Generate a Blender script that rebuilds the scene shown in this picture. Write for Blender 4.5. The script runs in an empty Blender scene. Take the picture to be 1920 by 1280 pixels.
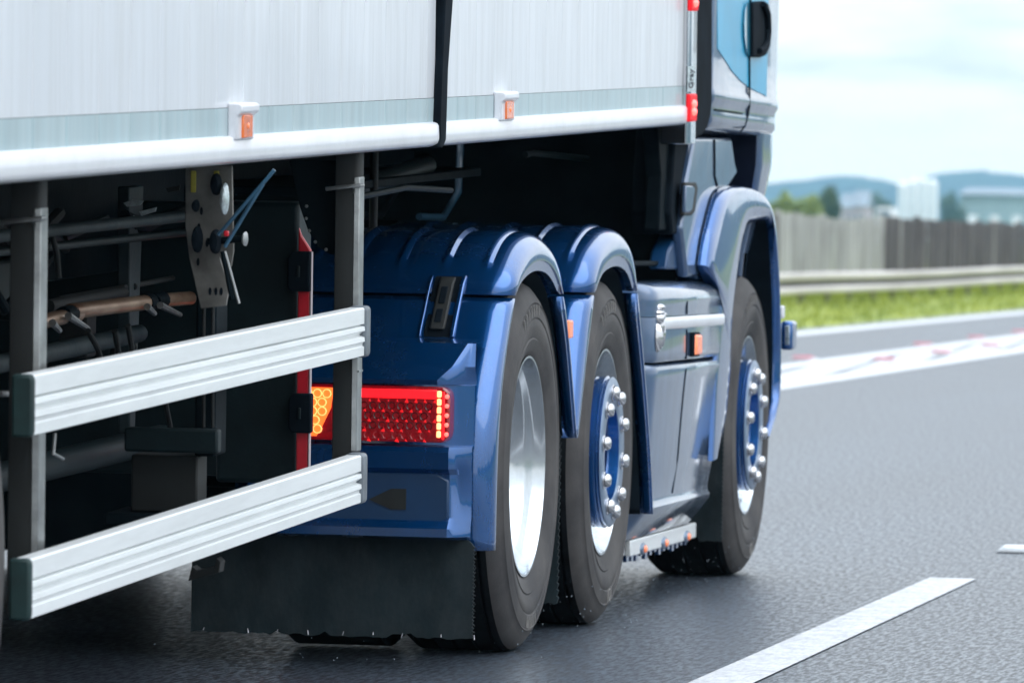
import bpy, bmesh, math, random
from mathutils import Vector, Matrix
random.seed(7)
R = math.radians
sc = bpy.context.scene
# ---------------------------------------------------------------- camera
F, VX, VY, ROLL = 12500.0, 3150.0, 470.0, R(1.1)
CAM = Vector((3.1, 0, 1.17))
_y = Vector((VX-960, 640-VY, -F)).normalized()
_s, _c = math.sin(ROLL), math.cos(ROLL)
_z = Vector((_s, _c, -(_s*_y.x+_c*_y.y)/_y.z)).normalized()
_x = _y.cross(_z)
C2W = Matrix((_x, _y, _z))            # rows = world axes seen from the camera
cd = bpy.data.cameras.new('camera'); cam = bpy.data.objects.new('camera', cd)
sc.collection.objects.link(cam); sc.camera = cam
m4 = C2W.to_4x4(); m4.translation = CAM; cam.matrix_world = m4
cd.sensor_width = 36; cd.lens = 36*F/1920; cd.clip_start = 0.5; cd.clip_end = 30000
cd.dof.use_dof = True; cd.dof.focus_distance = 16.6; cd.dof.aperture_fstop = 10
# ---------------------------------------------------------------- world, sun, exposure
SUN_EL, SUN_AZ = R(62), R(125)        # azimuth clockwise from +Y
w = bpy.data.worlds.new('World'); sc.world = w; w.use_nodes = True
nt = w.node_tree; nt.nodes.clear()
N = nt.nodes.new; L = nt.links.new
out = N('ShaderNodeOutputWorld'); bg = N('ShaderNodeBackground'); bg.inputs['Strength'].default_value = 0.115
sky = N('ShaderNodeTexSky'); sky.sky_type = 'NISHITA'; sky.sun_disc = False
sky.sun_elevation = SUN_EL; sky.sun_rotation = SUN_AZ
tc = N('ShaderNodeTexCoord'); mp = N('ShaderNodeMapping'); mp.inputs['Scale'].default_value = (5, 5, 26)
mp.inputs['Location'].default_value = (0.3, 0.1, 0.35)
n1 = N('ShaderNodeTexNoise'); n1.inputs['Scale'].default_value = 3.2; n1.inputs['Detail'].default_value = 5; n1.inputs['Roughness'].default_value = .5
cr = N('ShaderNodeValToRGB'); cr.color_ramp.elements[0].position = .30; cr.color_ramp.elements[1].position = .60
cr.color_ramp.elements[0].color = (.93, .93, .93, 1); cr.color_ramp.elements[1].color = (1, 1, 1, 1)
n2 = N('ShaderNodeTexNoise'); n2.inputs['Scale'].default_value = 5.5; n2.inputs['Detail'].default_value = 4
cc = N('ShaderNodeValToRGB'); cc.color_ramp.elements[0].position = .36; cc.color_ramp.elements[1].position = .56
cc.color_ramp.elements[0].color = (7.7, 8.5, 9.0, 1); cc.color_ramp.elements[1].color = (10.8, 11.1, 11.3, 1)
mx = N('ShaderNodeMix'); mx.data_type = 'RGBA'
L(tc.outputs['Generated'], mp.inputs[0]); L(mp.outputs[0], n1.inputs['Vector']); L(mp.outputs[0], n2.inputs['Vector'])
L(n1.outputs[0], cr.inputs[0]); L(n2.outputs[0], cc.inputs[0])
L(cr.outputs[0], mx.inputs['Factor']); L(sky.outputs[0], mx.inputs['A']); L(cc.outputs[0], mx.inputs['B'])
sp = N('ShaderNodeSeparateXYZ'); L(tc.outputs['Generated'], sp.inputs[0])
hr = N('ShaderNodeValToRGB'); hr.color_ramp.elements[0].position = .012; hr.color_ramp.elements[0].color = (1, 1, 1, 1); hr.color_ramp.elements[1].position = .022; hr.color_ramp.elements[1].color = (0, 0, 0, 1)
L(sp.outputs['Z'], hr.inputs[0]); m2 = N('ShaderNodeMix'); m2.data_type = 'RGBA'; L(hr.outputs[0], m2.inputs['Factor']); L(mx.outputs['Result'], m2.inputs['A']); m2.inputs['B'].default_value = (12.8, 12.4, 12.0, 1)
gr = N('ShaderNodeValToRGB'); gr.color_ramp.elements[0].position = 0; gr.color_ramp.elements[0].color = (.55, .55, .55, 1)
gr.color_ramp.elements[1].position = .9; gr.color_ramp.elements[1].color = (.90, .98, 1.10, 1); e_ = gr.color_ramp.elements.new(.12); e_.color = (.62, .62, .62, 1)
L(sp.outputs['Z'], gr.inputs[0]); m3 = N('ShaderNodeMix'); m3.data_type = 'RGBA'; m3.blend_type = 'MULTIPLY'; m3.inputs['Factor'].default_value = 1
L(m2.outputs['Result'], m3.inputs['A']); L(gr.outputs[0], m3.inputs['B']); L(m3.outputs['Result'], bg.inputs['Color']); L(bg.outputs[0], out.inputs[0])
sd = bpy.data.lights.new('sun', 'SUN'); sd.energy = 1.0; sd.angle = R(80); sd.color = (1, .97, .92)
sun = bpy.data.objects.new('sun', sd); sc.collection.objects.link(sun)
sv = Vector((math.sin(SUN_AZ)*math.cos(SUN_EL), math.cos(SUN_AZ)*math.cos(SUN_EL), math.sin(SUN_EL)))
sun.rotation_euler = sv.to_track_quat('Z', 'Y').to_euler(); sun.location = (0, 0, 30)
sc.view_settings.view_transform = 'Standard'; sc.view_settings.look = 'None'
sc.view_settings.exposure = 0.88; sc.view_settings.gamma = 1
# ---------------------------------------------------------------- helpers
def ray(px, py): return C2W @ Vector((px-960, 640-py, -F))
def AX(px, py, X=0.0):                # point of the plane x = X seen at that pixel
    d = ray(px, py); return CAM + d*((X-CAM.x)/d.x)
def AY(px, py, Y):
    d = ray(px, py); return CAM + d*((Y-CAM.y)/d.y)
def AZ(px, py, Z=0.0):
    d = ray(px, py); return CAM + d*((Z-CAM.z)/d.z)

def mat(name, col, rough=.5, metal=0., coat=0., var=.12, vs=6., bump=0., bs=40., spec=.5, col2=None, stretch=(1, 1, 1), emit=None, es=0., lo=.35, hi=.65, dirt=0., dcol=(.16, .15, .14), dstretch=(1, 1, .35)):
    m = bpy.data.materials.new(name); m.use_nodes = True; t = m.node_tree
    b = t.nodes['Principled BSDF']
    b.inputs['Roughness'].default_value = rough; b.inputs['Metallic'].default_value = metal
    b.inputs['Coat Weight'].default_value = coat; b.inputs['Coat Roughness'].default_value = .04; b.inputs['Coat IOR'].default_value = 1.7
    b.inputs['Specular IOR Level'].default_value = spec
    c = t.nodes.new('ShaderNodeTexCoord'); mp = t.nodes.new('ShaderNodeMapping'); mp.inputs['Scale'].default_value = stretch
    t.links.new(c.outputs['Object'], mp.inputs[0])
    n = t.nodes.new('ShaderNodeTexNoise'); n.inputs['Scale'].default_value = vs; n.inputs['Detail'].default_value = 6; n.inputs['Roughness'].default_value = .6
    t.links.new(mp.outputs[0], n.inputs['Vector'])
    r = t.nodes.new('ShaderNodeValToRGB'); r.color_ramp.elements[0].position = lo; r.color_ramp.elements[1].position = hi
    a = [max(0, x*(1-var)) for x in col]; d = [min(1, x*(1+var)) for x in col]
    if col2: a, d = col, col2
    r.color_ramp.elements[0].color = (*a, 1); r.color_ramp.elements[1].color = (*d, 1)
    t.links.new(n.outputs[0], r.inputs[0]); t.links.new(r.outputs[0], b.inputs['Base Color'])
    if dirt:
        dm = t.nodes.new('ShaderNodeMapping'); dm.inputs['Scale'].default_value = dstretch; t.links.new(c.outputs['Object'], dm.inputs[0])
        dn = t.nodes.new('ShaderNodeTexNoise'); dn.inputs['Scale'].default_value = 9; dn.inputs['Detail'].default_value = 9; dn.inputs['Roughness'].default_value = .72; t.links.new(dm.outputs[0], dn.inputs['Vector'])
        dr = t.nodes.new('ShaderNodeMapRange'); dr.inputs['From Min'].default_value = .42; dr.inputs['From Max'].default_value = .72; dr.inputs['To Max'].default_value = dirt
        t.links.new(dn.outputs[0], dr.inputs['Value'])
        dx = t.nodes.new('ShaderNodeMix'); dx.data_type = 'RGBA'; dx.inputs['B'].default_value = (*dcol, 1)
        t.links.new(dr.outputs[0], dx.inputs['Factor']); t.links.new(r.outputs[0], dx.inputs['A']); t.links.new(dx.outputs['Result'], b.inputs['Base Color'])
        ra = t.nodes.new('ShaderNodeMapRange'); ra.inputs['To Max'].default_value = min(1, rough+.35); ra.inputs['To Min'].default_value = rough; t.links.new(dr.outputs[0], ra.inputs['Value']); t.links.new(ra.outputs[0], b.inputs['Roughness'])
        if coat:
            cr_ = t.nodes.new('ShaderNodeMapRange'); cr_.inputs['To Min'].default_value = .04; cr_.inputs['To Max'].default_value = .45; t.links.new(dr.outputs[0], cr_.inputs['Value']); t.links.new(cr_.outputs[0], b.inputs['Coat Roughness'])
    if bump:
        n2 = t.nodes.new('ShaderNodeTexNoise'); n2.inputs['Scale'].default_value = bs; n2.inputs['Detail'].default_value = 4
        t.links.new(mp.outputs[0], n2.inputs['Vector'])
        bp = t.nodes.new('ShaderNodeBump'); bp.inputs['Strength'].default_value = 1; bp.inputs['Distance'].default_value = bump
        t.links.new(n2.outputs[0], bp.inputs['Height']); t.links.new(bp.outputs[0], b.inputs['Normal'])
    if emit:
        b.inputs['Emission Color'].default_value = (*emit, 1); b.inputs['Emission Strength'].default_value = es
    return m
M = {}
M['paint'] = mat('blue_metallic_paint', (.0, .088, .31), .25, .75, 1., .12, 3, dirt=.12)
M['paint_dark'] = mat('navy_paint', (.0, .035, .11), .45, .1, .15, .15, 3)
M['cyan'] = mat('turquoise_paint', (.0, .34, .58), .3, 0, .12, .1, 3)
M['skin'] = mat('white_grp_skin', (.68, .70, .74), .32, 0, .25, .05, 1.2, stretch=(1, 3, .4), dirt=.35, dcol=(.42, .42, .40), dstretch=(1, 2.2, .18))
M['band'] = mat('grey_green_band', (.36, .47, .50), .35, 0, .2, .1, 3, stretch=(1, 6, .5), dirt=.4, dcol=(.62, .66, .66), dstretch=(1, 4, .2))
M['white'] = mat('white_gloss_trim', (.76, .77, .81), .3, 0, .3, .04, 3, dirt=.3, dcol=(.45, .43, .42), dstretch=(1, .6, 1))
M['alu'] = mat('satin_aluminium', (.86, .88, .88), .38, .35, 0, .05, 5, stretch=(1, .15, 6), dirt=.22, dcol=(.42, .43, .43), dstretch=(1, .3, 3))
M['steel'] = mat('grey_steel', (.32, .33, .33), .38, .8, 0, .3, 12)
M['chrome'] = mat('polished_chrome', (.62, .62, .64), .12, 1., 0, .04, 5)
M['rim'] = mat('polished_rim', (.60, .64, .67), .16, 1., 0, .05, 9, dirt=.3)
M['tyre'] = mat('dusty_tyre_rubber', (.045, .043, .045), .75, 0, 0, .5, 5, .0006, 150, spec=.3, col2=(.085, .08, .078))
M['tread'] = mat('shadow_dark_tread_rubber', (.007, .008, .010), .9, 0, 0, .3, 20, .001, 90, spec=.08)  # tread colour darkened to carry the black shadow under the lorry
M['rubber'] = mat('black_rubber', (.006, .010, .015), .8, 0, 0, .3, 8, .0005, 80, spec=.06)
M['flap'] = mat('mudflap_rubber', (.010, .018, .022), .75, 0, 0, .4, 5,   .0012, 60, stretch=(1.5, 1.5, .8), spec=.2, dirt=.6, dcol=(.045, .055, .060), dstretch=(.8, .8, .5))
M['dark'] = mat('dirty_chassis_shade_black', (.002, .006, .009), .6, 0, 0, .6, 7, .001, 50, col2=(.009, .014, .018), spec=.04)  # teal tint of the underbody shadows is put into this black
M['dpost'] = mat('guard_post_grey', (.012, .014, .014), .65, 0, 0, .4, 7, stretch=(1, 1, .3))
M['boxp'] = mat('black_plastic_box', (.004, .013, .016), .55, 0, 0, .3, 8, .0006, 120, spec=.3)
M['dark2'] = mat('teal_bounce_grey', (.012, .026, .032), .6, .1, 0, .5, 9, .001, 60, col2=(.04, .055, .06), spec=.3)  # dim teal bounce light under the trailer put into the base colour
M['zinc'] = mat('grimy_zinc_plate', (.13, .125, .115), .5, .5, 0, .3, 9, col2=(.30, .29, .27))
M['copper'] = mat('rusty_tube', (.26, .13, .07), .4, .7, 0, .3, 9, col2=(.50, .36, .26), stretch=(1, .6, 3))
M['rust'] = mat('rusty_brown_rubber', (.03, .02, .018), .8, 0, 0, .4, 14, .002, 60, col2=(.09, .055, .045))
M['red'] = mat('red_plastic', (.62, .015, .03), .35, 0, .2, .12, 9)
M['yellow'] = mat('yellow_tag', (.55, .48, .08), .6, 0, 0, .2, 20)
M['bluehose'] = mat('blue_air_hose', (.03, .10, .17), .4, 0, .2, .2, 20)
M['capg'] = mat('green_black_end_cap', (.006, .026, .026), .6, 0, 0, .2, 20)
M['capgrey'] = mat('grey_end_cap', (.12, .14, .16), .45, 0, 0, .2, 20)
M['lens'] = mat('dark_red_lens', (.12, .002, .006), .12, 0, .8, .5, 60, .002, 160, col2=(.3, .004, .01), emit=(1, .01, .02), es=.05)
M['facet'] = mat('red_prism_facets', (.5, .01, .01), .3, emit=(1, .012, .02), es=.42)
M['lens2'] = mat('lit_red_marker', (.3, .004, .01), .5, 0, 0, .3, 30, emit=(1, .01, .02), es=.35, spec=.2)
M['lamp_red'] = mat('lit_red_bar', (.5, .01, .01), .3, emit=(1, .008, .015), es=1.0)
M['led'] = mat('lit_led_row', (1, .4, .2), .3, emit=(1, .30, .12), es=1.9)
M['led_side'] = mat('lit_side_led', (1, .1, .1), .3, emit=(1, .09, .07), es=1.8)
M['amber_lit'] = mat('lit_amber_lens', (.9, .2, .04), .3, emit=(1, .13, .02), es=.85)
M['amber_ring'] = mat('amber_reflector_ring', (1, .5, .2), .3, emit=(1, .38, .10), es=.9)
M['amber'] = mat('amber_marker_lens', (.62, .13, .02), .25, 0, .5, .3, 30, emit=(1, .22, .04), es=.12)
M['orange'] = mat('orange_marker_lens', (.75, .2, .08), .25, 0, .5, .15, 30, emit=(1, .25, .08), es=.25)
M['cup'] = mat('reflector_cup', (.05, .002, .004), .2, 0, .6, .3, 60)
M['clear'] = mat('clear_lamp_window', (.5, .5, .55), .2, .6, .5, .4, 80)
M['silver'] = mat('silver_reflector', (.6, .68, .7), .3, .6, 0, .3, 60)

def asphalt(name, c1, c2, rough, bump):
    m = bpy.data.materials.new(name); m.use_nodes = True; t = m.node_tree; b = t.nodes['Principled BSDF']
    c = t.nodes.new('ShaderNodeTexCoord')
    n = t.nodes.new('ShaderNodeTexNoise'); n.inputs['Scale'].default_value = 62; n.inputs['Detail'].default_value = 4; n.inputs['Roughness'].default_value = .75
    v = t.nodes.new('ShaderNodeTexNoise'); v.inputs['Scale'].default_value = 60; v.inputs['Detail'].default_value = 3; v.inputs['Roughness'].default_value = .7
    st = t.nodes.new('ShaderNodeTexNoise'); st.inputs['Scale'].default_value = 1; st.inputs['Detail'].default_value = 3; st.inputs['Roughness'].default_value = .7
    mps = t.nodes.new('ShaderNodeMapping'); mps.inputs['Scale'].default_value = (70, 10, 1); t.links.new(c.outputs['Object'], mps.inputs[0]); t.links.new(mps.outputs[0], st.inputs['Vector'])
    big = t.nodes.new('ShaderNodeTexNoise'); big.inputs['Scale'].default_value = .6; big.inputs['Detail'].default_value = 5
    mpb = t.nodes.new('ShaderNodeMapping'); mpb.inputs['Scale'].default_value = (1.6, .12, 1)
    t.links.new(c.outputs['Object'], mpb.inputs[0]); t.links.new(mpb.outputs[0], big.inputs['Vector'])
    for q in (n, v): t.links.new(c.outputs['Object'], q.inputs['Vector'])
    r = t.nodes.new('ShaderNodeValToRGB'); r.color_ramp.elements[0].position = .44; r.color_ramp.elements[1].position = .64
    r.color_ramp.elements[0].color = (*c1, 1); r.color_ramp.elements[1].color = (*c2, 1)
    av = t.nodes.new('ShaderNodeMix'); av.inputs['Factor'].default_value = .75; t.links.new(n.outputs[0], av.inputs['A']); t.links.new(st.outputs[0], av.inputs['B'])
    t.links.new(av.outputs[0], r.inputs[0])
    mul = t.nodes.new('ShaderNodeMix'); mul.data_type = 'RGBA'; mul.blend_type = 'MULTIPLY'; mul.inputs['Factor'].default_value = .75
    r2 = t.nodes.new('ShaderNodeValToRGB'); r2.color_ramp.elements[0].position = .3; r2.color_ramp.elements[1].position = .7
    r2.color_ramp.elements[0].color = (.5, .5, .52, 1); r2.color_ramp.elements[1].color = (1, 1, 1, 1)
    t.links.new(big.outputs[0], r2.inputs[0])
    t.links.new(r.outputs[0], mul.inputs['A']); t.links.new(r2.outputs[0], mul.inputs['B']); t.links.new(mul.outputs['Result'], b.inputs['Base Color'])
    b.inputs['Roughness'].default_value = rough
    rr = t.nodes.new('ShaderNodeMapRange'); rr.inputs['From Min'].default_value = .38; rr.inputs['From Max'].default_value = .62; rr.inputs['To Min'].default_value = .50; rr.inputs['To Max'].default_value = .29; t.links.new(st.outputs[0], rr.inputs['Value']); t.links.new(rr.outputs[0], b.inputs['Roughness'])
    bp = t.nodes.new('ShaderNodeBump'); bp.inputs['Distance'].default_value = bump; bp.inputs['Strength'].default_value = 1
    b.inputs['Specular IOR Level'].default_value = .9; 
    t.links.new(v.outputs[0], bp.inputs['Height']); t.links.new(bp.outputs[0], b.inputs['Normal'])
    return m
M['asphalt'] = asphalt('road_asphalt', (.002, .004, .009), (.100, .138, .190), .42, .0006)
M['line'] = mat('road_paint_white', (.62, .63, .65), .5, 0, 0, .15, 9, .001, 120, dirt=.5, dcol=(.16, .17, .18), dstretch=(6, 1.5, 1))
M['grass'] = mat('verge_grass', (.13, .19, .02), .8, 0, 0, .2, 1.2, .03, 6, col2=(.34, .38, .06), stretch=(1, .5, 1))
M['field'] = mat('rough_grass_field', (.05, .09, .02), .9, 0, 0, .3, .02, 0, col2=(.13, .17, .05))
M['hill'] = mat('hazed_wooded_hill', (.006, .03, .055), .9, 0, 0, .3, .012, 0, col2=(.035, .08, .085))  # blue of the distance haze partly put into the base colour
M['wood_dark'] = mat('dark_fence_wood', (.055, .048, .055), .75, 0, 0, .4, 3, .003, 30, col2=(.14, .125, .13), stretch=(1, 2.2, .25))
M['wood_light'] = mat('pale_fence_wood', (.20, .19, .19), .75, 0, 0, .3, 2, .003, 30, col2=(.42, .42, .42), stretch=(1, 1.6, .3), lo=.3, hi=.6)
M['galv'] = mat('galvanised_beam', (.50, .46, .44), .5, .2, 0, .2, .6, stretch=(1, .3, 2), col2=(.70, .65, .63))
M['post'] = mat('barrier_post_steel', (.10, .09, .085), .6, .2, 0, .3, 6)
M['tower'] = mat('white_cladding', (.80, .81, .83), .6, 0, 0, .06, .2)
M['pinkish'] = mat('pale_brick_wall', (.50, .42, .44), .7, 0, 0, .1, .2)
M['roofg'] = mat('grey_slate_roof', (.22, .26, .30), .7, 0, 0, .2, .4)
M['shed'] = mat('pale_teal_cladding', (.30, .40, .42), .5, 0, 0, .12, .15, stretch=(1, 1, .1))
M['glassd'] = mat('dull_window_glass', (.12, .16, .2), .2, 0, 0, .1, 1)
def leafmat(name, a, b): return mat(name, a, .6, 0, 0, .2, 1.4, 0, col2=b)
M['leaf_l'] = leafmat('yellow_green_leaves', (.12, .18, .03), (.27, .33, .07))
M['leaf_d'] = leafmat('dark_green_leaves', (.02, .055, .02), (.06, .11, .035))
M['bark'] = mat('bark', (.06, .045, .035), .9, 0, 0, .3, 4)
M['textm'] = mat('dark_lettering', (.03, .03, .05), .5)
M['tyretext'] = mat('raised_tyre_lettering', (.22, .21, .20), .7, 0, 0, .2, 30)

col = sc.collection
ROOTM = {}
def tag(o, label=None, cat=None, group=None, kind=None):
    if label: o['label'] = label
    if cat: o['category'] = cat
    if group: o['group'] = group
    if kind: o['kind'] = kind
    return o
def thing(name, label, cat, loc=(0, 0, 0), rot=(0, 0, 0), group=None):
    o = bpy.data.objects.new(name, None); col.objects.link(o); o.location = loc; o.rotation_euler = rot
    o.empty_display_size = .3
    mw = Matrix.Translation(loc) @ Matrix.Rotation(rot[2], 4, 'Z') @ Matrix.Rotation(rot[1], 4, 'Y') @ Matrix.Rotation(rot[0], 4, 'X')
    ROOTM[o.name] = mw
    return tag(o, label, cat, group)
class MB:
    def __init__(s): s.v = []; s.f = []; s.fm = []; s.cm = 0
    def add(s, vs, fs):
        n = len(s.v); s.v += [tuple(v) for v in vs]; s.f += [tuple(n+i for i in f) for f in fs]; s.fm += [s.cm]*len(fs); return s
    def box(s, a, b):
        x0, y0, z0 = [min(a[i], b[i]) for i in range(3)]; x1, y1, z1 = [max(a[i], b[i]) for i in range(3)]
        return s.add([(x0,y0,z0),(x1,y0,z0),(x1,y1,z0),(x0,y1,z0),(x0,y0,z1),(x1,y0,z1),(x1,y1,z1),(x0,y1,z1)],
                     [(0,3,2,1),(4,5,6,7),(0,1,5,4),(1,2,6,5),(2,3,7,6),(3,0,4,7)])
    def prism(s, pts, ax, a, b):      # pts: 2D polygon; ax 0 -> (y,z) along x; 1 -> (x,z) along y; 2 -> (x,y) along z
        def mk(p, t): return (t, p[0], p[1]) if ax == 0 else ((p[0], t, p[1]) if ax == 1 else (p[0], p[1], t))
        n = len(pts); vs = [mk(p, a) for p in pts]+[mk(p, b) for p in pts]
        return s.add(vs, [tuple(range(n))[::-1], tuple(range(n, 2*n))]+[(i, (i+1) % n, n+(i+1) % n, n+i) for i in range(n)])
    def grid(s, rows, closed=False, capends=False):
        n = len(rows[0]); vs = [p for r in rows for p in r]; fs = []
        for i in range(len(rows)-1):
            for j in range(n if closed else n-1):
                k = (j+1) % n; fs.append((i*n+j, i*n+k, (i+1)*n+k, (i+1)*n+j))
        if capends: fs += [tuple(range(n))[::-1], tuple(range((len(rows)-1)*n, len(rows)*n))]
        return s.add(vs, fs)
    def tube(s, path, r, n=10):
        rows = []; path = [Vector(p) for p in path]
        for i, p in enumerate(path):
            d = (path[min(i+1, len(path)-1)]-path[max(i-1, 0)]).normalized()
            u = d.orthogonal().normalized()
            if i and abs(pu.dot(d)) < .95: u = (pu-d*pu.dot(d)).normalized()
            pu = u; v = d.cross(u); rr = r[i] if isinstance(r, (list, tuple)) else r
            rows.append([p+(u*math.cos(2*math.pi*k/n)+v*math.sin(2*math.pi*k/n))*rr for k in range(n)])
        return s.grid(rows, True, True)
    def lathe(s, prof, c, n=64, ax=0, capends=False):       # prof [(axial, radius)], axis through c
        rows = []
        for a, r in prof:
            row = []
            for k in range(n):
                t = 2*math.pi*k/n; u, v = r*math.cos(t), r*math.sin(t)
                row.append((c[0]+a, c[1]+u, c[2]+v) if ax == 0 else ((c[0]+u, c[1]+a, c[2]+v) if ax == 1 else (c[0]+u, c[1]+v, c[2]+a)))
            rows.append(row)
        return s.grid(rows, True, capends)
    def dome(s, c, r, h=None, ax=0, sg=1, n=12, m=4):
        h = h or r; prof = [(sg*h*math.sin(math.pi/2*i/m), max(r*math.cos(math.pi/2*i/m), r*.02)) for i in range(m+1)]
        return s.lathe(prof, c, n, ax, True)
    def build(s, name, ms, parent=None, smooth=True, bev=0, seg=2, label=None, world=True, angle=40):
        me = bpy.data.meshes.new(name)
        inv = Matrix.Identity(4)
        if parent is not None and world:
            p = parent
            while p.parent: p = p.parent
            inv = ROOTM.get(p.name, Matrix.Identity(4)).inverted()
        me.from_pydata([inv @ Vector(v) for v in s.v], [], s.f)
        bm = bmesh.new(); bm.from_mesh(me); bmesh.ops.recalc_face_normals(bm, faces=bm.faces); bm.to_mesh(me); bm.free()
        if not isinstance(ms, (list, tuple)): ms = [ms]
        for m in ms: me.materials.append(M[m])
        if len(ms) > 1:
            for p, k in zip(me.polygons, s.fm): p.material_index = k
        if smooth:
            me.polygons.foreach_set('use_smooth', [True]*len(me.polygons)); me.set_sharp_from_angle(angle=R(angle))
        o = bpy.data.objects.new(name, me); col.objects.link(o)
        if parent is not None: o.parent = parent
        if bev:
            b = o.modifiers.new('bevel', 'BEVEL'); b.width = bev; b.segments = seg; b.limit_method = 'ANGLE'; b.angle_limit = R(35)
            b.harden_normals = False
            me.polygons.foreach_set('use_smooth', [True]*len(me.polygons))
        if label: o['label'] = label
        return o
def mirx(x): return -2.5-x
class MM(MB):                          # mirrored to the truck's left side
    def add(s, vs, fs): return super().add([(mirx(v[0]), v[1], v[2]) for v in vs], fs)
def textmesh(txt, size, ext=.001):
    cu = bpy.data.curves.new('t', 'FONT'); cu.body = txt; cu.size = size; cu.extrude = ext; cu.align_x = 'CENTER'; cu.align_y = 'CENTER'
    o = bpy.data.objects.new('t', cu); col.objects.link(o)
    dg = bpy.context.evaluated_depsgraph_get(); dg.update()
    me = bpy.data.meshes.new_from_object(o.evaluated_get(dg)); vs = [v.co.copy() for v in me.vertices]; fs = [tuple(p.vertices) for p in me.polygons]
    bpy.data.objects.remove(o); bpy.data.meshes.remove(me); return vs, fs

# ================================================================ SETTING
g = MB(); g.box((-6000, -400, -.6), (4000, 9000, -.02)); tag(g.build('ground', 'field', smooth=False), 'open green land around the road', None, None, 'structure')
g = MB(); g.add([(-7.55, -120, 0), (14, -120, 0), (14, 1500, 0), (-7.55, 1500, 0)], [(0, 1, 2, 3)])
tag(g.build('road', 'asphalt', smooth=False), 'damp grey asphalt carriageway', None, None, 'structure')
for a, b in ((-7.55, -9000),):
    g = MB()
    xs = [-7.55, -7.7, -8.2, -9.2, -10.2, -12, -16, -30]; zs = [-.004, .01, .04, .07, .10, .12, .1, -.01]
    rows = []
    for i in range(0, 121):
        y = -100+i*10; rows.append([(x, y, z+(random.uniform(-.02, .02) if 0 < j < 7 else 0)) for j, (x, z) in enumerate(zip(xs, zs))])
    g.grid(rows); tag(g.build('verge', 'grass'), 'mown green verge beside the slip road', None, None, 'structure')
# markings
def mark(name, x0, x1, y0, y1, label, z=.004):
    m = MB(); m.add([(x0, y0, z), (x1, y0, z), (x1, y1, z), (x0, y1, z)], [(0, 1, 2, 3)])
    return tag(m.build(name, 'line', smooth=False), label, None, None, 'structure')
dz = AZ(1791, 1083, .004)
xa, xb = AZ(1745, 1083).x, AZ(1838, 1083).x
for k in range(-1, 6):
    y1 = dz.y+k*(9.0*1.6)
    if k > 0: y1 += 4.5
    mark('lane_marking', xa, xb, y1-7.6, y1, 'white dash of the lane line beside the lorry')
xe = (AZ(1463, 722).x+AZ(1920, 657).x)/2
mark('edge_line', xe-.16, xe+.16, -40, 700, 'solid white line on the left of the lorry lane')
xh = (AZ(1463, 690).x+AZ(1920, 628).x)/2
mark('edge_line', xh-.14, xh+.14, -40, 700, 'solid white line on the far side of the hatched strip')
m = MB(); k = 0
for i in range(60):
    y = 20+i*7.2
    m.add([(xe-.2, y, .004), (xe-.2, y+5.9, .004), (xh+.18, y+15.9, .004), (xh+.18, y+10, .004)], [(0, 1, 2, 3)])
tag(m.build('hatching', 'line', smooth=False), 'white diagonal hatching between the two solid lines', None, None, 'structure')
xs_ = (AZ(1500, 628).x+AZ(1920, 584).x)/2
mark('edge_line', xs_-.2, xs_+.2, -40, 700, 'white line along the verge side of the slip road')
# road studs
M['stud_red'] = mat('red_stud', (.55, .16, .20), .5)
M['stud_w'] = mat('white_stud', (.75, .78, .8), .4)
def stud(x, y, matn, label, group, s=1.0):
    r = thing('road_stud', label, 'road stud', (x, y, .005), group=group)
    q = MB(); q.prism([(-.11*s, 0), (.11*s, 0), (.09*s, .018*s), (-.09*s, .018*s)], 1, -.14*s, .14*s); q.v = [(v[0]+x, v[1]+y, v[2]+.005) for v in q.v]
    q.build('base', 'line' if matn == 'stud_red' else 'stud_w', r, False)
    q = MB(); q.box((x-.075*s, y-.10*s, .005+.017*s), (x+.075*s, y+.10*s, .005+.034*s)); q.build('reflector', matn, r, False, .005)
    return r
for i, (px, py) in enumerate([(1506, 676), (1730, 650), (1830, 637), (1912, 626)]):
    p = AZ(px, py); stud(p.x, p.y, 'stud_red', ['red road stud on the far hatching line, nearest the truck wheel', 'second red road stud along the far hatching line', 'third red road stud along the far hatching line', 'red road stud at the right edge of the photo'][i], 'red road studs along the hatching', 1.15)
for i, (px, py) in enumerate([(1658, 679), (1765, 665), (1858, 652)]):
    p = AZ(px, py); stud(p.x, p.y, 'stud_red', ['red road stud on the near hatching line, leftmost of three', 'red road stud on the near hatching line, middle of three', 'red road stud on the near hatching line, rightmost of three'][i], 'red road studs along the hatching', 1.15)
p = AZ(1904, 1035); stud(p.x, p.y, 'stud_w', 'white road stud past the end of the lane dash', None, .6)
# grass tufts (uncountable)
g = MB()
for i in range(15000):
    y = 72+110*random.random()**1.2; x = -7.5-4.6*random.random()**.8
    z0 = .02+(-7.6-x)*.028; h = random.uniform(.04, .12)*(1.3 if x < -9.3 else .8); a = random.uniform(0, 6.3); wd = random.uniform(.01, .03)
    dx, dy = math.cos(a)*wd, math.sin(a)*wd; lx, ly = random.uniform(-.04, .04), random.uniform(-.04, .04)
    g.add([(x-dx, y-dy, z0-.03), (x+dx, y+dy, z0-.03), (x+lx, y+ly, z0+h)], [(0, 1, 2)])
tag(g.build('grass', 'grass', smooth=False), 'bright green grass growing under the crash barrier', None, None, 'stuff')
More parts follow.
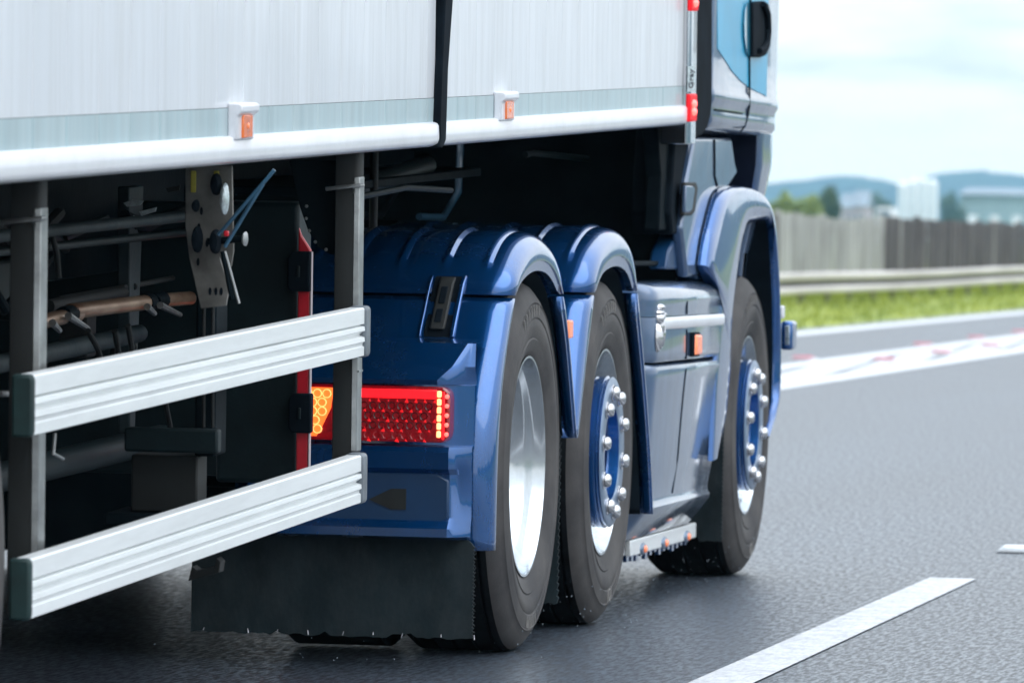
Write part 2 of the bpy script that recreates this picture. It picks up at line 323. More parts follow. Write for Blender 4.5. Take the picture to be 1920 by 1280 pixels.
# crash barrier
xb_ = -9.9
r = thing('crash_barrier', 'galvanised double rail crash barrier above the grass verge', 'crash barrier', (xb_, 100, 0))
for zc, hh_ in ((.515, .060), (.305, .058)):
    g = MB(); rows = []
    sec = [(math.cos(a_)*.045*(1 if abs(math.cos(a_)) < .8 else .9)+.02, zc+math.sin(a_)*hh_) for a_ in [k_*math.pi/8 for k_ in range(16)]]
    for i in range(36): y = 60+i*4; rows.append([(xb_+a, y, b+.012*math.sin(i*.8)+.0006*(y-96)) for a, b in sec])
    g.grid(rows, True, True); g.build('rail', 'galv', r, angle=60)
g = MB(); rows = []
for i in range(36): y = 60+i*4; q_ = .012*math.sin(i*.8)+.0006*(y-96); rows.append([(xb_-.03, y, .33+q_), (xb_-.01, y, .33+q_), (xb_-.01, y, .49+q_), (xb_-.03, y, .49+q_)])
g.grid(rows, True, True); g.build('shade_web', 'post', r)  # dark strip stands in for the shaded valley between the rails
for i in range(46):
    y = 61+i*3+random.uniform(-.2, .2); g = MB(); g.box((xb_-.07, y-.05, -.05), (xb_-.034, y+.05, .5)); g.box((xb_-.1, y-.05, -.05), (xb_-.07, y-.04, .5))
    g.build('post', 'post', r, False)
# fence
xf = -12.0
r = thing('timber_fence', 'tall close-boarded timber fence behind the crash barrier', 'fence', (xf, 110, 0))
for i in range(34):
    y0 = 79.2+i*3.0
    pale = 112 < y0+1.5 < 127.5
    g = MB(); hh = 1.50+random.uniform(-.03, .05)-(.0 if not pale else .02)
    for k in range(20):
        y = y0+.1+k*.145; h = hh+random.uniform(-.02, .02); o = random.uniform(-.012, .012)+(.02 if k % 2 else 0)
        g.box((xf+o-.02, y, 0), (xf+o, y+.128, h))
    g.box((xf-.06, y0+.1, .35), (xf-.022, y0+2.98, .45)); g.box((xf-.06, y0+.1, 1.2), (xf-.022, y0+2.98, 1.3))
    g.build('panel', 'wood_light' if pale else 'wood_dark', r, False, label='pale new wooden panel' if pale else None)
    g = MB(); g.box((xf-.06, y0-.02, 0), (xf+.055, y0+.09, hh+random.uniform(.0, .07))); g.build('post', 'wood_light' if 111 < y0 < 128 or random.random() < .2 else 'wood_dark', r, False)
# foliage
def crown(mb, c, rx, ry, rz, n, leaf, rnd, clumps=9):
    cl = []
    for i in range(clumps):
        a = rnd.uniform(0, 6.283); e = rnd.uniform(-.6, .9); q = rnd.uniform(.25, .75)
        cl.append((Vector((c[0]+math.cos(a)*rx*q, c[1]+math.sin(a)*ry*q, c[2]+e*rz*.75)), rnd.uniform(.3, .55)))
    for i in range(n):
        cc_, rr = cl[rnd.randrange(clumps)]
        d = Vector((rnd.gauss(0, 1), rnd.gauss(0, 1), rnd.gauss(0, 1))).normalized()*(rnd.random()**.4)*rr
        p = cc_+Vector((d.x*rx, d.y*ry, d.z*rz)); u = Vector((rnd.gauss(0, 1), rnd.gauss(0, 1), rnd.gauss(0, 1))).normalized(); v = u.orthogonal().normalized()
        s_ = leaf*rnd.uniform(.6, 1.3); mb.add([p-u*s_, p+v*s_*.6, p+u*s_, p-v*s_*.6], [(0, 1, 2, 3)])
def tree(name, label, cat, px, pyt, Y, wpx, mt, group=None, seed=1, n=2600):
    rnd = random.Random(seed); top = AY(px, pyt, Y); wd = wpx/F*Y*.5; H = top.z
    r = thing(name, label, cat, (top.x, Y, 0), group=group)
    t = MB(); tw = H*.03
    t.tube([(top.x, Y, -.1), (top.x+.02*H, Y, H*.3), (top.x-.01*H, Y, H*.6), (top.x, Y, H*.85)], [tw, tw*.7, tw*.4, tw*.1], 8)
    for k in range(6):
        a = k*1.05; t.tube([(top.x, Y, H*(.25+.07*k)), (top.x+math.cos(a)*wd*.6, Y+math.sin(a)*wd*.6, H*(.45+.07*k))], [tw*.4, tw*.1], 6)
    t.build('trunk', 'bark', r)
    c = MB(); crown(c, (top.x, Y, H*.55), wd, wd, H*.48, n, H*.035, rnd, 12); c.build('crown', mt, r, False)
hb = [(1447, 368, 52), (1466, 360, 44), (1489, 366, 46), (1512, 364, 40), (1528, 370, 34), (1418, 372, 60)]
for i, (px, py, wd) in enumerate(hb):
    tree('bush', ['yellow green hedgerow bush peeping out past the cab corner', 'tallest yellow green bush right of the cab above the fence', 'yellow green bush in the middle of the hedgerow', 'yellow green bush second left of the dark round tree', 'yellow green bush touching the dark round tree', 'hedgerow bush hidden behind the cab front'][i], 'bush', px, py, 420, wd*1.2, 'leaf_l', 'hedgerow bushes above the fence', 20+i, 1800)
tree('tree', 'dark green rounded tree standing above the pale fence panels', 'tree', 1556, 357, 520, 46, 'leaf_d', None, 5, 3500)
for i, (px, py, wd) in enumerate([(1632, 364, 60), (1660, 372, 40), (1776, 362, 44), (1795, 372, 40)]):
    tree('tree', ['dull green tree between the low houses and the white towers', 'small dull green tree just left of the white towers', 'dull green tree just right of the white towers', 'small dull green tree beside the long pale shed'][i], 'tree', px, py, 1100, wd, 'leaf_d', 'distant trees around the white towers', 50+i, 1500)
# buildings
def at(px, py, Y): return AY(px, py, Y)
Y = 1500
def bbox(r, name, mt, px0, px1, pyt, Y, dep, z0=0.0):
    a = at(px0, pyt, Y); b = at(px1, pyt, Y); g = MB(); g.box((a.x, Y, z0), (b.x, Y+dep, (a.z+b.z)/2)); return g.build(name, mt, r, False)
for i, (p0, p1, t) in enumerate([(1683, 1703, 339), (1702, 1722, 334), (1721, 1740, 333), (1738, 1758, 335)]):
    c = at((p0+p1)/2, 400, Y)
    r = thing('silo', ['leftmost and lowest of the four white silos', 'second white silo from the left', 'third white silo from the left', 'rightmost of the four white silos'][i], 'silo', (c.x, Y, 0), group='white silos on the horizon')
    a = at(p0, t, Y); b = at(p1, t, Y); rad = (b.x-a.x)/2; H = (a.z+b.z)/2
    g = MB(); g.lathe([(0, rad), (H*.9, rad), (H*.9, rad*1.02), (H*.93, rad*1.02)], (c.x, Y, 0), 28, 2, True); g.build('shell', 'tower', r)
    g = MB(); g.lathe([(H*.93, rad*.98), (H, rad*.35)], (c.x, Y, 0), 28, 2, True); g.build('roof', 'tower', r)
    g = MB(); g.box((c.x-rad*.08, Y-rad*1.12, 0), (c.x+rad*.08, Y-rad*1.0, H*.9)); g.build('ladder', 'shed', r)
for i, (p0, p1, t) in enumerate([(1577, 1600, 362), (1601, 1626, 357)]):
    a = at(p0, t, 1000); b = at(p1, t, 1000)
    r = thing('house', ['low pale house next to the dark round tree', 'low pale house left of the distant green trees'][i], 'house', (a.x, 1000, 0), group='pale houses beyond the fence')
    g = MB(); g.box((a.x, 1000, 0), (b.x, 1007, a.z*.72)); g.build('wall', 'pinkish', r, False)
    g = MB(); g.prism([(999.5, a.z*.7), (1007.5, a.z*.7), (1003.5, a.z)], 0, a.x-.2, b.x+.2); g.build('roof', 'roofg', r, False)
    for k in range(2):
        x = a.x+(b.x-a.x)*(.25+.45*k); g = MB(); g.box((x, 999.9, a.z*.35), (x+.6, 999.98, a.z*.55)); g.build('window', 'glassd', r, False)
a = at(1802, 350, 1200); b = at(1990, 346, 1200)
r = thing('warehouse', 'long pale teal industrial shed below the right hill', 'warehouse', (a.x, 1200, 0))
g = MB()
nx = 60
for k in range(nx):
    x0 = a.x+(b.x-a.x)*k/nx; x1 = a.x+(b.x-a.x)*(k+1)/nx; g.box((x0, 1200+(.15 if k % 2 else 0), 0), (x1, 1230, a.z*.88))
g.build('wall', 'shed', r, False)
g = MB(); g.prism([(1199, a.z*.87), (1231, a.z*.87), (1215, a.z)], 0, a.x-.5, b.x+.5); g.build('roof', 'roofg', r, False)
for k in range(4):
    x = a.x+(b.x-a.x)*(.08+.22*k); g = MB(); g.box((x, 1199.8, 0), (x+1.6, 1199.97, a.z*.5)); g.build('door', 'tower', r, False)
a = at(1641, 387, 700)
r = thing('delivery_van', 'small white van parked beyond the fence below the trees', 'van', (a.x, 700, 0))
H = a.z; g = MB(); g.prism([(a.x, .35), (a.x+1.9, .35), (a.x+1.9, H*.7), (a.x+1.75, H*.98), (a.x+.15, H*.98), (a.x, H*.7)], 1, 700, 705); g.build('body', 'white', r, True, .06)
for yy in (701, 704):
    for xx in (a.x-.02, a.x+1.72):
        g = MB(); g.lathe([(0, .1), (0, .36), (.2, .36), (.2, .1)], (xx, yy, .36), 20, 0, True); g.build('wheel', 'tread', r)
g = MB(); g.box((a.x+.3, 699.97, H*.62), (a.x+1.6, 699.99, H*.9)); g.build('rear_window', 'glassd', r, False)
# hills
def hills(name, label, pts, Y, dep, seed):
    g = MB(); rnd = random.Random(seed); rows = []
    n = 90; P_ = [at(px, py, Y) for px, py in pts]
    for j in range(9):
        t = j/8; row = []
        for i in range(n+1):
            s_ = i/n*(len(P_)-1); a_ = min(int(s_), len(P_)-2); f_ = s_-a_; f_ = f_*f_*(3-2*f_)
            q = P_[a_].lerp(P_[a_+1], f_); h = q.z*(math.sin(t*math.pi/2)**.8)
            row.append((q.x, Y-dep*(1-t), h+(rnd.uniform(-1, 1)*.9 if j else 0)))
        rows.append(row)
    rows.append([(p_[0], Y+dep*.8, -2) for p_ in rows[-1]])
    g.grid(rows); tag(g.build(name, 'hill'), label, None, None, 'structure')
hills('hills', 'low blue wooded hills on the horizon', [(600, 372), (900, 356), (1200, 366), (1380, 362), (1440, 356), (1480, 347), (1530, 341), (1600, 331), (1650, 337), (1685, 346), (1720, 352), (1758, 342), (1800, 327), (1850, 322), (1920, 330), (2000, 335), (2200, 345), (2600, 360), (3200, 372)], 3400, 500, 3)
# wooded skyline on the far (right) side of the motorway, mirrored in the paintwork
rows = []; rnd = random.Random(11)
for j in range(7):
    row = []
    for i in range(161):
        th = R(-70+i*.97); rad = 520+40*j; H = (20+7*math.sin(i*.31)+4*math.sin(i*.83+1))*math.sin(j/6*math.pi)**.7 if 0 < j < 6 else -1
        row.append((3.1+math.cos(th)*rad, math.sin(th)*rad, H))
    rows.append(row)
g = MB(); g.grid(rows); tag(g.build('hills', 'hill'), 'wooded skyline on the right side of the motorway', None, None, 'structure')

# ================================================================ TRACTOR UNIT
TR = thing('tractor_unit', 'metallic blue lorry tractor unit with three axles and lit tail lamp', 'lorry', (-1.25, 20.2, 0))
def wheel(cy, kind, MBc=MB, x0=-.03, R0=.512, root=TR, label=None, dual=False):
    c = (x0, cy, R0); sg = 1
    # disc / rim = part 'wheel'
    g = MBc()
    if kind == 'dish':
        prof = [(-.012, .300), (-.004, .306), (-.004, .300), (-.014, .296), (-.034, .292), (-.042, .286), (-.052, .268), (-.060, .262), (-.12, .256), (-.16, .25), (-.165, .235), (-.15, .20), (-.148, .11), (-.10, .10), (-.09, .06), (-.085, .004)]
        g.lathe(prof, c, 96)
        for k in range(10):
            a = k*math.pi/5; g.lathe([(-.15, .016), (-.11, .016), (-.105, .010), (-.105, .001)], (c[0], c[1]+.168*math.cos(a), c[2]+.168*math.sin(a)), 8, 0)
    else:
        prof = [(-.012, .300), (-.004, .306), (-.004, .300), (-.018, .292), (-.04, .280), (-.10, .272), (-.115, .262), (-.11, .25), (-.07, .235), (-.035, .215), (-.012, .19), (-.010, .10)]
        g.lathe(prof, c, 96)
    W_ = g.build('wheel', 'rim' if root is TR else 'steel', root, label=label)
    # tyre
    g = MBc(); Wd = .315
    side = [(-.020, .296), (-.004, .308), (.004, .325), (.010, .345), (.0125, .352), (.010, .356), (.0145, .368), (.017, .385), (.018, .405), (.0155, .409), (.0185, .413), (.016, .432), (.012, .450), (.0145, .454), (.009, .459), (.004, .474), (-.006, .488), (-.016, .500), (-.03, .508)]
    g.cm = 0; g.lathe([(a-.004, r_*R0/.512) for a, r_ in side], c, 96)
    g.cm = 1
    tread = [(-.034, .508)]
    for gx in (.055, .11, .17, .225, .27):
        tread += [(-gx+.006, .512), (-gx+.005, .498), (-gx-.005, .498), (-gx-.006, .512)]
    tread += [(-Wd+.03, .508), (-Wd, .48), (-Wd, .30)]
    g.lathe([(a, r_*R0/.512) for a, r_ in tread], c, 96)
    ty = g.build('tyre', ['tyre', 'tread'], W_)
    if dual:
        g = MBc(); g.lathe([(-Wd-.03, .30), (-Wd-.03, .48), (-Wd-.06, .508), (-2*Wd, .508), (-2*Wd-.03, .48), (-2*Wd-.03, .3)], c, 64)
        g.build('inner_tyre', 'tread', W_)
    # blurred lettering and blocks raised on the side wall
    if MBc is MB and root is TR:
        rl = random.Random(int(cy*10))
        def ring_text(txt, mid, size, rr, flip=False):
            vs, fs = textmesh(txt, size, .0012)
            out_ = []
            for v in vs:
                s_ = v.x/rr; rad = rr+(v.y if not flip else -v.y); ang = mid-s_ if not flip else mid+s_
                out_.append((x0+.0135+v.z, cy+rad*math.cos(ang), R0+rad*math.sin(ang)))
            g = MB(); g.add(out_, fs); g.build('tyre_lettering', 'tyretext', W_, False)
        if kind == 'dish':
            for k in range(6): ring_text('I', R(-97+k*3.4), .052, .432, True)
        else: ring_text('IOI', R(-84), .055, .43, True)
        for k in range(7): ring_text('I', R(84+k*5.2), .045, .431)   # illegible moulded marks
    if kind == 'hub':
        g = MBc(); g.cm = 0
        xr = -.006
        g.lathe([(xr-.03, .2), (xr-.028, .222), (xr-.02, .224), (xr-.017, .218), (xr-.012, .218), (xr-.009, .224), (xr+.010, .226), (xr+.014, .218), (xr+.020, .218), (xr+.024, .223)], c, 80)
        g.cm = 1; g.lathe([(xr+.024, .223), (xr+.028, .218), (xr+.028, .146), (xr+.025, .140)], c, 80)
        g.cm = 0; g.lathe([(xr+.025, .140), (xr-.03, .136), (xr-.085, .130)], c, 80)
        g.build('hub_ring', ['paint', 'steelc'], W_)
        g = MBc(); g.lathe([(xr-.085, .13), (xr-.085, .09), (xr-.05, .085), (xr-.045, .05), (xr-.045, .003)], c, 48); g.build('hub_cap', 'hubblue', W_)
        for k in range(10):
            a = R(18*0+90+36*k+8); p_ = (c[0]+xr+.028, c[1]+.178*math.cos(a), c[2]+.178*math.sin(a))
            g = MBc(); g.lathe([(0, .026), (.003, .026), (.005, .021), (.012, .021), (.019, .018), (.023, .011), (.024, .001)], p_, 14, 0); g.build('wheel_nut', 'chrome', W_)
    return W_
M['navyp'] = mat('dark_navy_plastic', (.002, .006, .022), .6, 0, 0, .2, 6, spec=.2)
M['hubblue'] = mat('satin_hub_blue', (.004, .05, .22), .55, .1, 0, .2, 8)
M['steelc'] = mat('brushed_ring_face', (.22, .29, .40), .35, .7, 0, .15, 12)
wheel(18.20, 'dish', label='deep dished polished rear wheel', dual=True)
wheel(19.54, 'hub', label='middle wheel with blue hub ring')
wheel(22.62, 'hub', label='front wheel with blue hub ring')
wheel(18.20, 'dish', MM, dual=True); wheel(19.54, 'hub', MM); wheel(22.62, 'hub', MM)
# mudguards
O1 = [(17.47,.31),(17.465,.57),(17.52,.75),(17.62,.90),(17.73,1.02),(17.82,1.08),(17.97,1.135),(18.15,1.158),(18.33,1.142),(18.47,1.10),(18.565,1.03),(18.70,.86),(18.855,.575)]
I1 = [(17.545,.31),(17.56,.57),(17.607,.749),(17.698,.891),(17.80,.985),(17.869,1.021),(18.011,1.048),(18.158,1.056),(18.309,1.045),(18.429,1.014),(18.50,.975),(18.635,.85),(18.81,.576)]
O2 = [(18.80,.574),(18.90,.80),(18.96,.92),(19.05,1.03),(19.17,1.11),(19.36,1.16),(19.538,1.176),(19.70,1.164),(19.83,1.12),(19.94,1.02),(20.12,.735),(20.258,.486),(20.33,.30)]
I2 = [(18.867,.574),(18.99,.78),(19.068,.89),(19.14,.984),(19.26,1.04),(19.4,1.060),(19.538,1.065),(19.66,1.056),(19.77,1.03),(19.87,.965),(20.055,.735),(20.205,.486),(20.285,.30)]
def resample(P_, n=6):
    o = []
    for i in range(len(P_)-1):
        a0 = P_[max(i-1, 0)]; a = P_[i]; b = P_[i+1]; b1 = P_[min(i+2, len(P_)-1)]
        for k in range(n):
            t = k/n
            o.append(tuple(.5*((2*a[d])+(-a0[d]+b[d])*t+(2*a0[d]-5*a[d]+4*b[d]-b1[d])*t*t+(-a0[d]+3*a[d]-3*b[d]+b1[d])*t**3) for d in (0, 1)))
    o.append(P_[-1]); return o
def guard(O, I, MBc, ztop, split, wid=.70, label=None):
    Oo, Ii = resample(O), resample(I)
    zj = split
    segs = {'upper': [], 'lower_a': [], 'lower_b': []}; passed = False
    for o, i in zip(Oo, Ii):
        zz = (o[1]+i[1])/2
        if zz > zj: segs['upper'].append((o, i)); passed = True
        elif not passed: segs['lower_a'].append((o, i))
        else: segs['lower_b'].append((o, i))
    def cutp(a, b, z):
        f = (z-(a[0][1]+a[1][1])/2)/((b[0][1]+b[1][1])/2-(a[0][1]+a[1][1])/2)
        return tuple(tuple(a[k][d]+(b[k][d]-a[k][d])*f for d in (0, 1)) for k in (0, 1))
    def level(p_, z): return ((p_[0][0], z), (p_[1][0], z))
    ua, ub = segs['upper'][0], segs['upper'][-1]; la, lb = segs['lower_a'][-1], segs['lower_b'][0]
    segs['upper'] = [level(cutp(la, ua, zj), zj+.004)]+[s for s in segs['upper'] if min(s[0][1], s[1][1]) > zj+.01]+[level(cutp(ub, lb, zj), zj+.004)]
    segs['lower_a'] = [s for s in segs['lower_a'] if max(s[0][1], s[1][1]) < zj-.01]+[level(cutp(la, ua, zj), zj-.005)]
    segs['lower_b'] = [level(cutp(ub, lb, zj), zj-.005)]+[s for s in segs['lower_b'] if max(s[0][1], s[1][1]) < zj-.01]
    ribs = [(-.645, -.60), (-.505, -.46), (-.36, -.315), (-.215, -.17), (-.10, -.075)]
    for nm, S_ in segs.items():
        rows = []
        for o, i in S_:
            o = Vector((0, o[0], o[1])); i = Vector((0, i[0], i[1])); d = i-o; dn = d.normalized(); dl = d.length
            row = [o+Vector((-wid, 0, 0))+dn*.06, o+Vector((-wid, 0, 0))+dn*.01]
            up = max(0, min(1, (o.z-(ztop-.11))/.03)) if nm == 'upper' else 0
            for k in range(70):
                x = -wid+.03+(wid-.03-.062)*k/69
                ph = ((x+.082)/.12) % 1.0
                b = .55*(1-abs(math.sin(math.pi*ph)))-(.9 if (ph < .07 or ph > .93) else 0)
                row.append(o+Vector((x, 0, 0))-dn*(up*.012*(.4-b)))
            for q in range(1, 6):
                a = q/5*math.pi/2; row.append(o+Vector((-.055+.055*math.sin(a), 0, 0))+dn*(min(.055, dl*.6)*(1-math.cos(a))))
            f_ = i+Vector((0, 0, 0))
            row += [o.lerp(i, .72)+Vector((.0, 0, 0)), o.lerp(i, .74)+Vector((-.004, 0, 0)), f_+Vector((-.006, 0, 0)), f_+Vector((-.022, 0, 0)), f_+Vector((-.03, 0, 0))-dn*.01, f_+Vector((-.03, 0, 0))-dn*min(.03, dl*.5)]
            rows.append(row)
        g = MBc(); g.grid(rows)
        o_ = g.build('mudguard_top' if nm == 'upper' else 'mudguard', 'paint', TR, angle=50)
        sm = o_.modifiers.new('thick', 'SOLIDIFY'); sm.thickness = .004; sm.offset = 0
    # dark liner
    rows = []
    for o, i in zip(Oo, Ii):
        rows.append([(-wid+.02, i[0], i[1]), (-.036, i[0], i[1]+.0)])
    g = MBc(); g.grid(rows); o_ = g.build('wheel_arch_liner', 'rubber', TR); sm = o_.modifiers.new('thick', 'SOLIDIFY'); sm.thickness = .004
for c_ in (MB, MM):
    guard(O1, I1, c_, 1.158, .985); guard(O2, I2, c_, 1.176, .985)
# latch on the rear mudguard
for c_ in (MB, MM):
    def sk(z):  # y of rear skin at height z
        for a, b in zip(O1, O1[1:]):
            if a[1] <= z <= b[1]: return a[0]+(b[0]-a[0])*(z-a[1])/(b[1]-a[1])
        return 17.47
    def slab(x0, x1, z0, z1, off, th, tw=0):
        g = c_(); n = 8; rows = []
        for i in range(n+1):
            z = z0+(z1-z0)*i/n; y = sk(z); s_ = tw*(i/n)
            rows.append([(x0+s_, y-off, z), (x1+s_, y-off, z), (x1+s_, y-off+th, z), (x0+s_, y-off+th, z)])
        g.grid(rows, True, True); return g
    slab(-0.222, -0.142, .872, 1.045, .006, .02, .004).build('latch_plate', 'rubber', TR, True, .004)
    l1 = slab(-0.205, -0.163, .895, 1.035, .02, .02, .004).build('latch', 'dpost', TR, True, .005)
    slab(-0.194, -0.176, .915, .95, .024, .006, .001).build('latch_slot', 'rubber', l1, True, .002)
    slab(-0.192, -0.174, .965, 1.01, .024, .006, .001).build('latch_slot', 'rubber', l1, True, .002)
    slab(-0.235, -0.226, .875, 1.04, .012, .02, .004).build('latch_rail', 'paint', TR, True, .003)
    slab(-0.148, -0.134, .875, 1.04, .016, .03, .004).build('latch_rail', 'paint', TR, True, .004)
# rear lamp carrier
for c_ in (MB, MM):
    YR = 17.33
    g = c_(); rows = []
    prof = [(.24, .872, .02), (.17, .87, .02), (.10, .862, .022), (.055, .80, .055), (.0, .765, .085), (.005, .752, .085), (.07, .750, .05), (.07, .592, .05), (.004, .588, .05), (-.004, .575, .05), (.0, .53, .05), (.02, .515, .05), (.024, .40, .05), (-.006, .372, .05), (-.006, .350, .05), (.02, .342, .05), (.10, .342, .05)]
    for xq in (-.64, -.3): rows.append([(xq, YR+a, b) for a, b, w_ in prof])
    for s_ in (1, .75, .5, .25, .05, 0): rows.append([(-.045-w_*s_, YR+a+max(0, .11-a)*(1-s_)*(w_/.085)*1.1, b) for a, b, w_ in prof])
    g.grid(rows); o_ = g.build('lamp_carrier', 'paint', TR, angle=28)
    g = c_(); g.prism([(-.60, .385), (-.115, .385), (-.095, .40), (-.095, .50), (-.13, .52), (-.60, .52)], 1, YR+.016, YR+.05); g.build('recessed_plate', 'paint_dark', TR, True, .006)
    g = c_(); g.prism([(-.31, .445), (-.25, .42), (-.21, .42), (-.21, .475), (-.25, .475)], 1, YR+.012, YR+.02); g.build('sticker_scrap', 'dpost', TR, False)
    # tail lamp
    zl0, zl1, yl = .600, .747, YR-.002
    g = c_(); g.prism([(-.60, zl0), (-.112, zl0), (-.098, zl0+.01), (-.094, zl0+.03), (-.094, zl1-.03), (-.098, zl1-.01), (-.112, zl1), (-.60, zl1)], 1, yl, yl+.07)
    T = g.build('tail_lamp', 'lens', TR, True, .006, label='lit red rear lamp cluster')
    g = c_(); g.box((-.36, yl-.004, zl1-.032), (-.128, yl+.01, zl1-.008)); g.build('light_bar', 'lamp_red', T, True, .003)
    for k in range(6):
        z = zl0+.012+k*.0212+.010; g = c_(); g.box((-.128, yl-.006, z-.0088), (-.1165, yl+.004, z+.0088)); g.build('led', 'led', T, True, .003)
    for k in range(5):
        z = zl0+.022+k*.025; g = c_(); g.dome((-.102, yl+.0, z), .006, .006, 1, -1); g.build('side_led', 'led_side', T)
    g = c_(); g.box((-.114, yl-.003, zl0+.008), (-.1075, yl+.01, zl1-.012)); g.build('light_strip', 'lamp_red', T, True, .002)
    rl = random.Random(3)
    for row in range(4):
        for k in range(8):
            x = -.325+k*.025+(row % 2)*.012; z = zl0+.095-row*.026
            if x > -.138: continue
            if True:
                g = c_(); g.lathe([(-.004, .0108), (-.0035, .0098), (-.001, .009), (.004, .003)], (x, yl, z), 8, 1)
                g.build('reflector_cup', 'cup' if row < 3 else 'lens', T)
    g = c_()
    for row in range(5):
        for k in range(9):
            x = -.335+k*.025+(row % 2)*.012; z = zl0+.105-row*.026
            if x > -.135 or (row > 2 and rl.random() < .35): continue
            a_ = rl.uniform(.5, 1.5); g.prism([(x-.004*a_, z-.003*a_+.004), (x+.004*a_, z-.004*a_+.003), (x+rl.uniform(-.002, .003), z+.005*a_+.004)], 1, yl-.0015, yl+.002)
    g.build('glowing_facets', 'facet', T, False)
    g = c_(); g.prism([(-.352, zl0+.045), (-.338, zl0+.045), (-.332, zl0+.105), (-.352, zl0+.105)], 1, yl-.004, yl+.002); g.build('clear_window', 'clear', T, False)
    g = c_(); g.prism([(-.60, zl0+.01), (-.452, zl0+.01), (-.440, zl0+.03), (-.414, zl0+.085), (-.407, zl1-.008), (-.60, zl1-.008)], 1, yl-.004, yl+.002); A_ = g.build('indicator', 'amber_lit', T, False)
    for j in range(5):
        for k in range(5):
            x = -.425-k*.0255-(j % 2)*.0125-(.006*j if j > 1 else 0); z = zl1-.024-j*.0235
            if x < -.595: continue
            g = c_(); g.lathe([(-.007, .0095), (-.008, .011), (-.007, .0125), (0, .0125)], (x, yl-.001, z), 14, 1); g.build('indicator_ring', 'amber_ring', A_)
# mudflaps
def flap(c_, x0, x1, y, z0, z1, seed, lab=None):
    rnd = random.Random(seed); g = c_(); n = 46
    bot = [(x0+(x1-x0)*i/n, z0+(rnd.uniform(-.003, .003))+(.008 if i in (14, 22, 33) else 0)+(.010 if 33 < i < 37 else 0)) for i in range(n+1)]
    side = []
    for i in range(1, 26):
        z = z0+(z1-z0-.02)*i/26; side += [(x1+.004, z), (x1-.001, z+.0035)]
    pts = bot+side+[(x1-.005, z1-.02), (x1-.03, z1), (x0, z1)]
    g.prism(pts, 1, y, y+.012); return g.build('mudflap', 'flap', TR, False, label=lab)
flap(MB, -.80, -.036, 17.40, .078, .352, 1, 'wide ragged rear mudflap'); flap(MM, -.80, -.036, 17.40, .09, .352, 1)
flap(MB, -.45, -.04, 18.78, .10, .62, 2); flap(MB, -.40, -.03, 22.02, .14, .55, 3); flap(MM, -.45, -.04, 18.78, .10, .62, 2)
rnd = random.Random(4)
for k in range(12): 
    z = .10+k*.019+rnd.uniform(-.006, .006); g = MB(); g.dome((-.031, 17.405, z), .0022, .0024, 0, 1, 6, 2); g.build('water_drop', 'dpost', TR)
for k in range(9):
    x = -.75+k*.088+rnd.uniform(-.02, .02); g = MB(); g.tube([(x, 17.4, .09), (x+rnd.uniform(-.004, .004), 17.4, .088-rnd.uniform(.004, .012))], [.001, .0018], 6); g.build('water_drip', 'clear', TR)
# side box between the middle and front wheel
def boxpart(name, sec, mt, y0=20.30, y1=21.775, rear=.06, lab=None):
    ys = [(y0, -rear), (y0+.006, -rear*.55), (y0+.02, -rear*.22), (y0+.045, -.004), (y0+.07, 0), (20.945, 0), (y1-.05, 0), (y1-.02, -.006), (y1-.006, -.02), (y1, -.04)]
    rows = []
    for y, dx in ys: rows.append([(x+(dx if x > -.4 else 0), y, z) for x, z in sec])
    g = MB(); g.grid(rows, True, True); return g.build(name, mt, TR, angle=35, label=lab)
s1 = [(-.55, 1.012), (-.09, 1.012), (-.05, 1.008), (-.02, .997), (-.004, .98), (0, .955), (-.003, .93), (-.003, .905), (-.55, .905)]
b1 = boxpart('side_panel', s1, 'paintg', lab='glossy upper panel of the side fairing')  if False else None
M['paintg'] = mat('steel_blue_paint', (.06, .12, .23), .3, .3, 1., .1, 3, dirt=.3)
boxpart('side_panel', s1, 'paintg', lab='glossy upper panel of the side fairing')
boxpart('side_panel', [(-.55, .903), (-.004, .903), (-.002, .89), (-.001, .80), (-.001, .775), (-.008, .764), (-.55, .764)], 'paintg')
boxpart('side_skirt', [(-.55, .757), (-.016, .757), (-.004, .750), (.0, .738), (-.004, .70), (-.012, .60), (-.024, .42), (-.038, .338), (-.036, .323), (-.028, .310), (-.032, .297), (-.055, .265), (-.085, .228), (-.10, .210), (-.55, .212)], 'paintg')
g = MB(); rows = []
for y, dx in ((20.395, -.004), (20.40, .004), (21.70, .004), (21.75, .002), (21.765, -.02)):
    rows.append([(dx, y, .902), (dx+.004, y, .895), (dx+.004, y, .873), (dx, y, .866), (-.03, y, .866), (-.03, y, .902)])
g.grid(rows, True, True); g.build('trim_strip', 'white', TR)
for (y0, y1, z0, z1) in ((20.943, 20.948, .767, .86), (20.943, 20.948, .908, .95)):
    g = MB(); g.box((-.02, y0, z0), (.0012, y1, z1)); g.build('panel_seam', 'rubber', TR, False)
g = MB(); rows = []
for z, x in ((.735, .002), (.70, -.002), (.60, -.010), (.45, -.020), (.34, -.035)): rows.append([(x-.01, 20.94, z), (x+.0005, 20.94, z), (x+.0005, 20.946, z), (x-.01, 20.946, z)])
g.grid(rows, True, True); g.build('panel_seam', 'rubber', TR, False)
g = MB(); g.box((-.005, 21.02, .772), (.014, 21.155, .85)); mk = g.build('side_marker', 'rubber', TR, True, .006)
g = MB(); g.box((.008, 21.028, .778), (.022, 21.148, .842)); g.build('lens', 'orange', mk, True, .008)
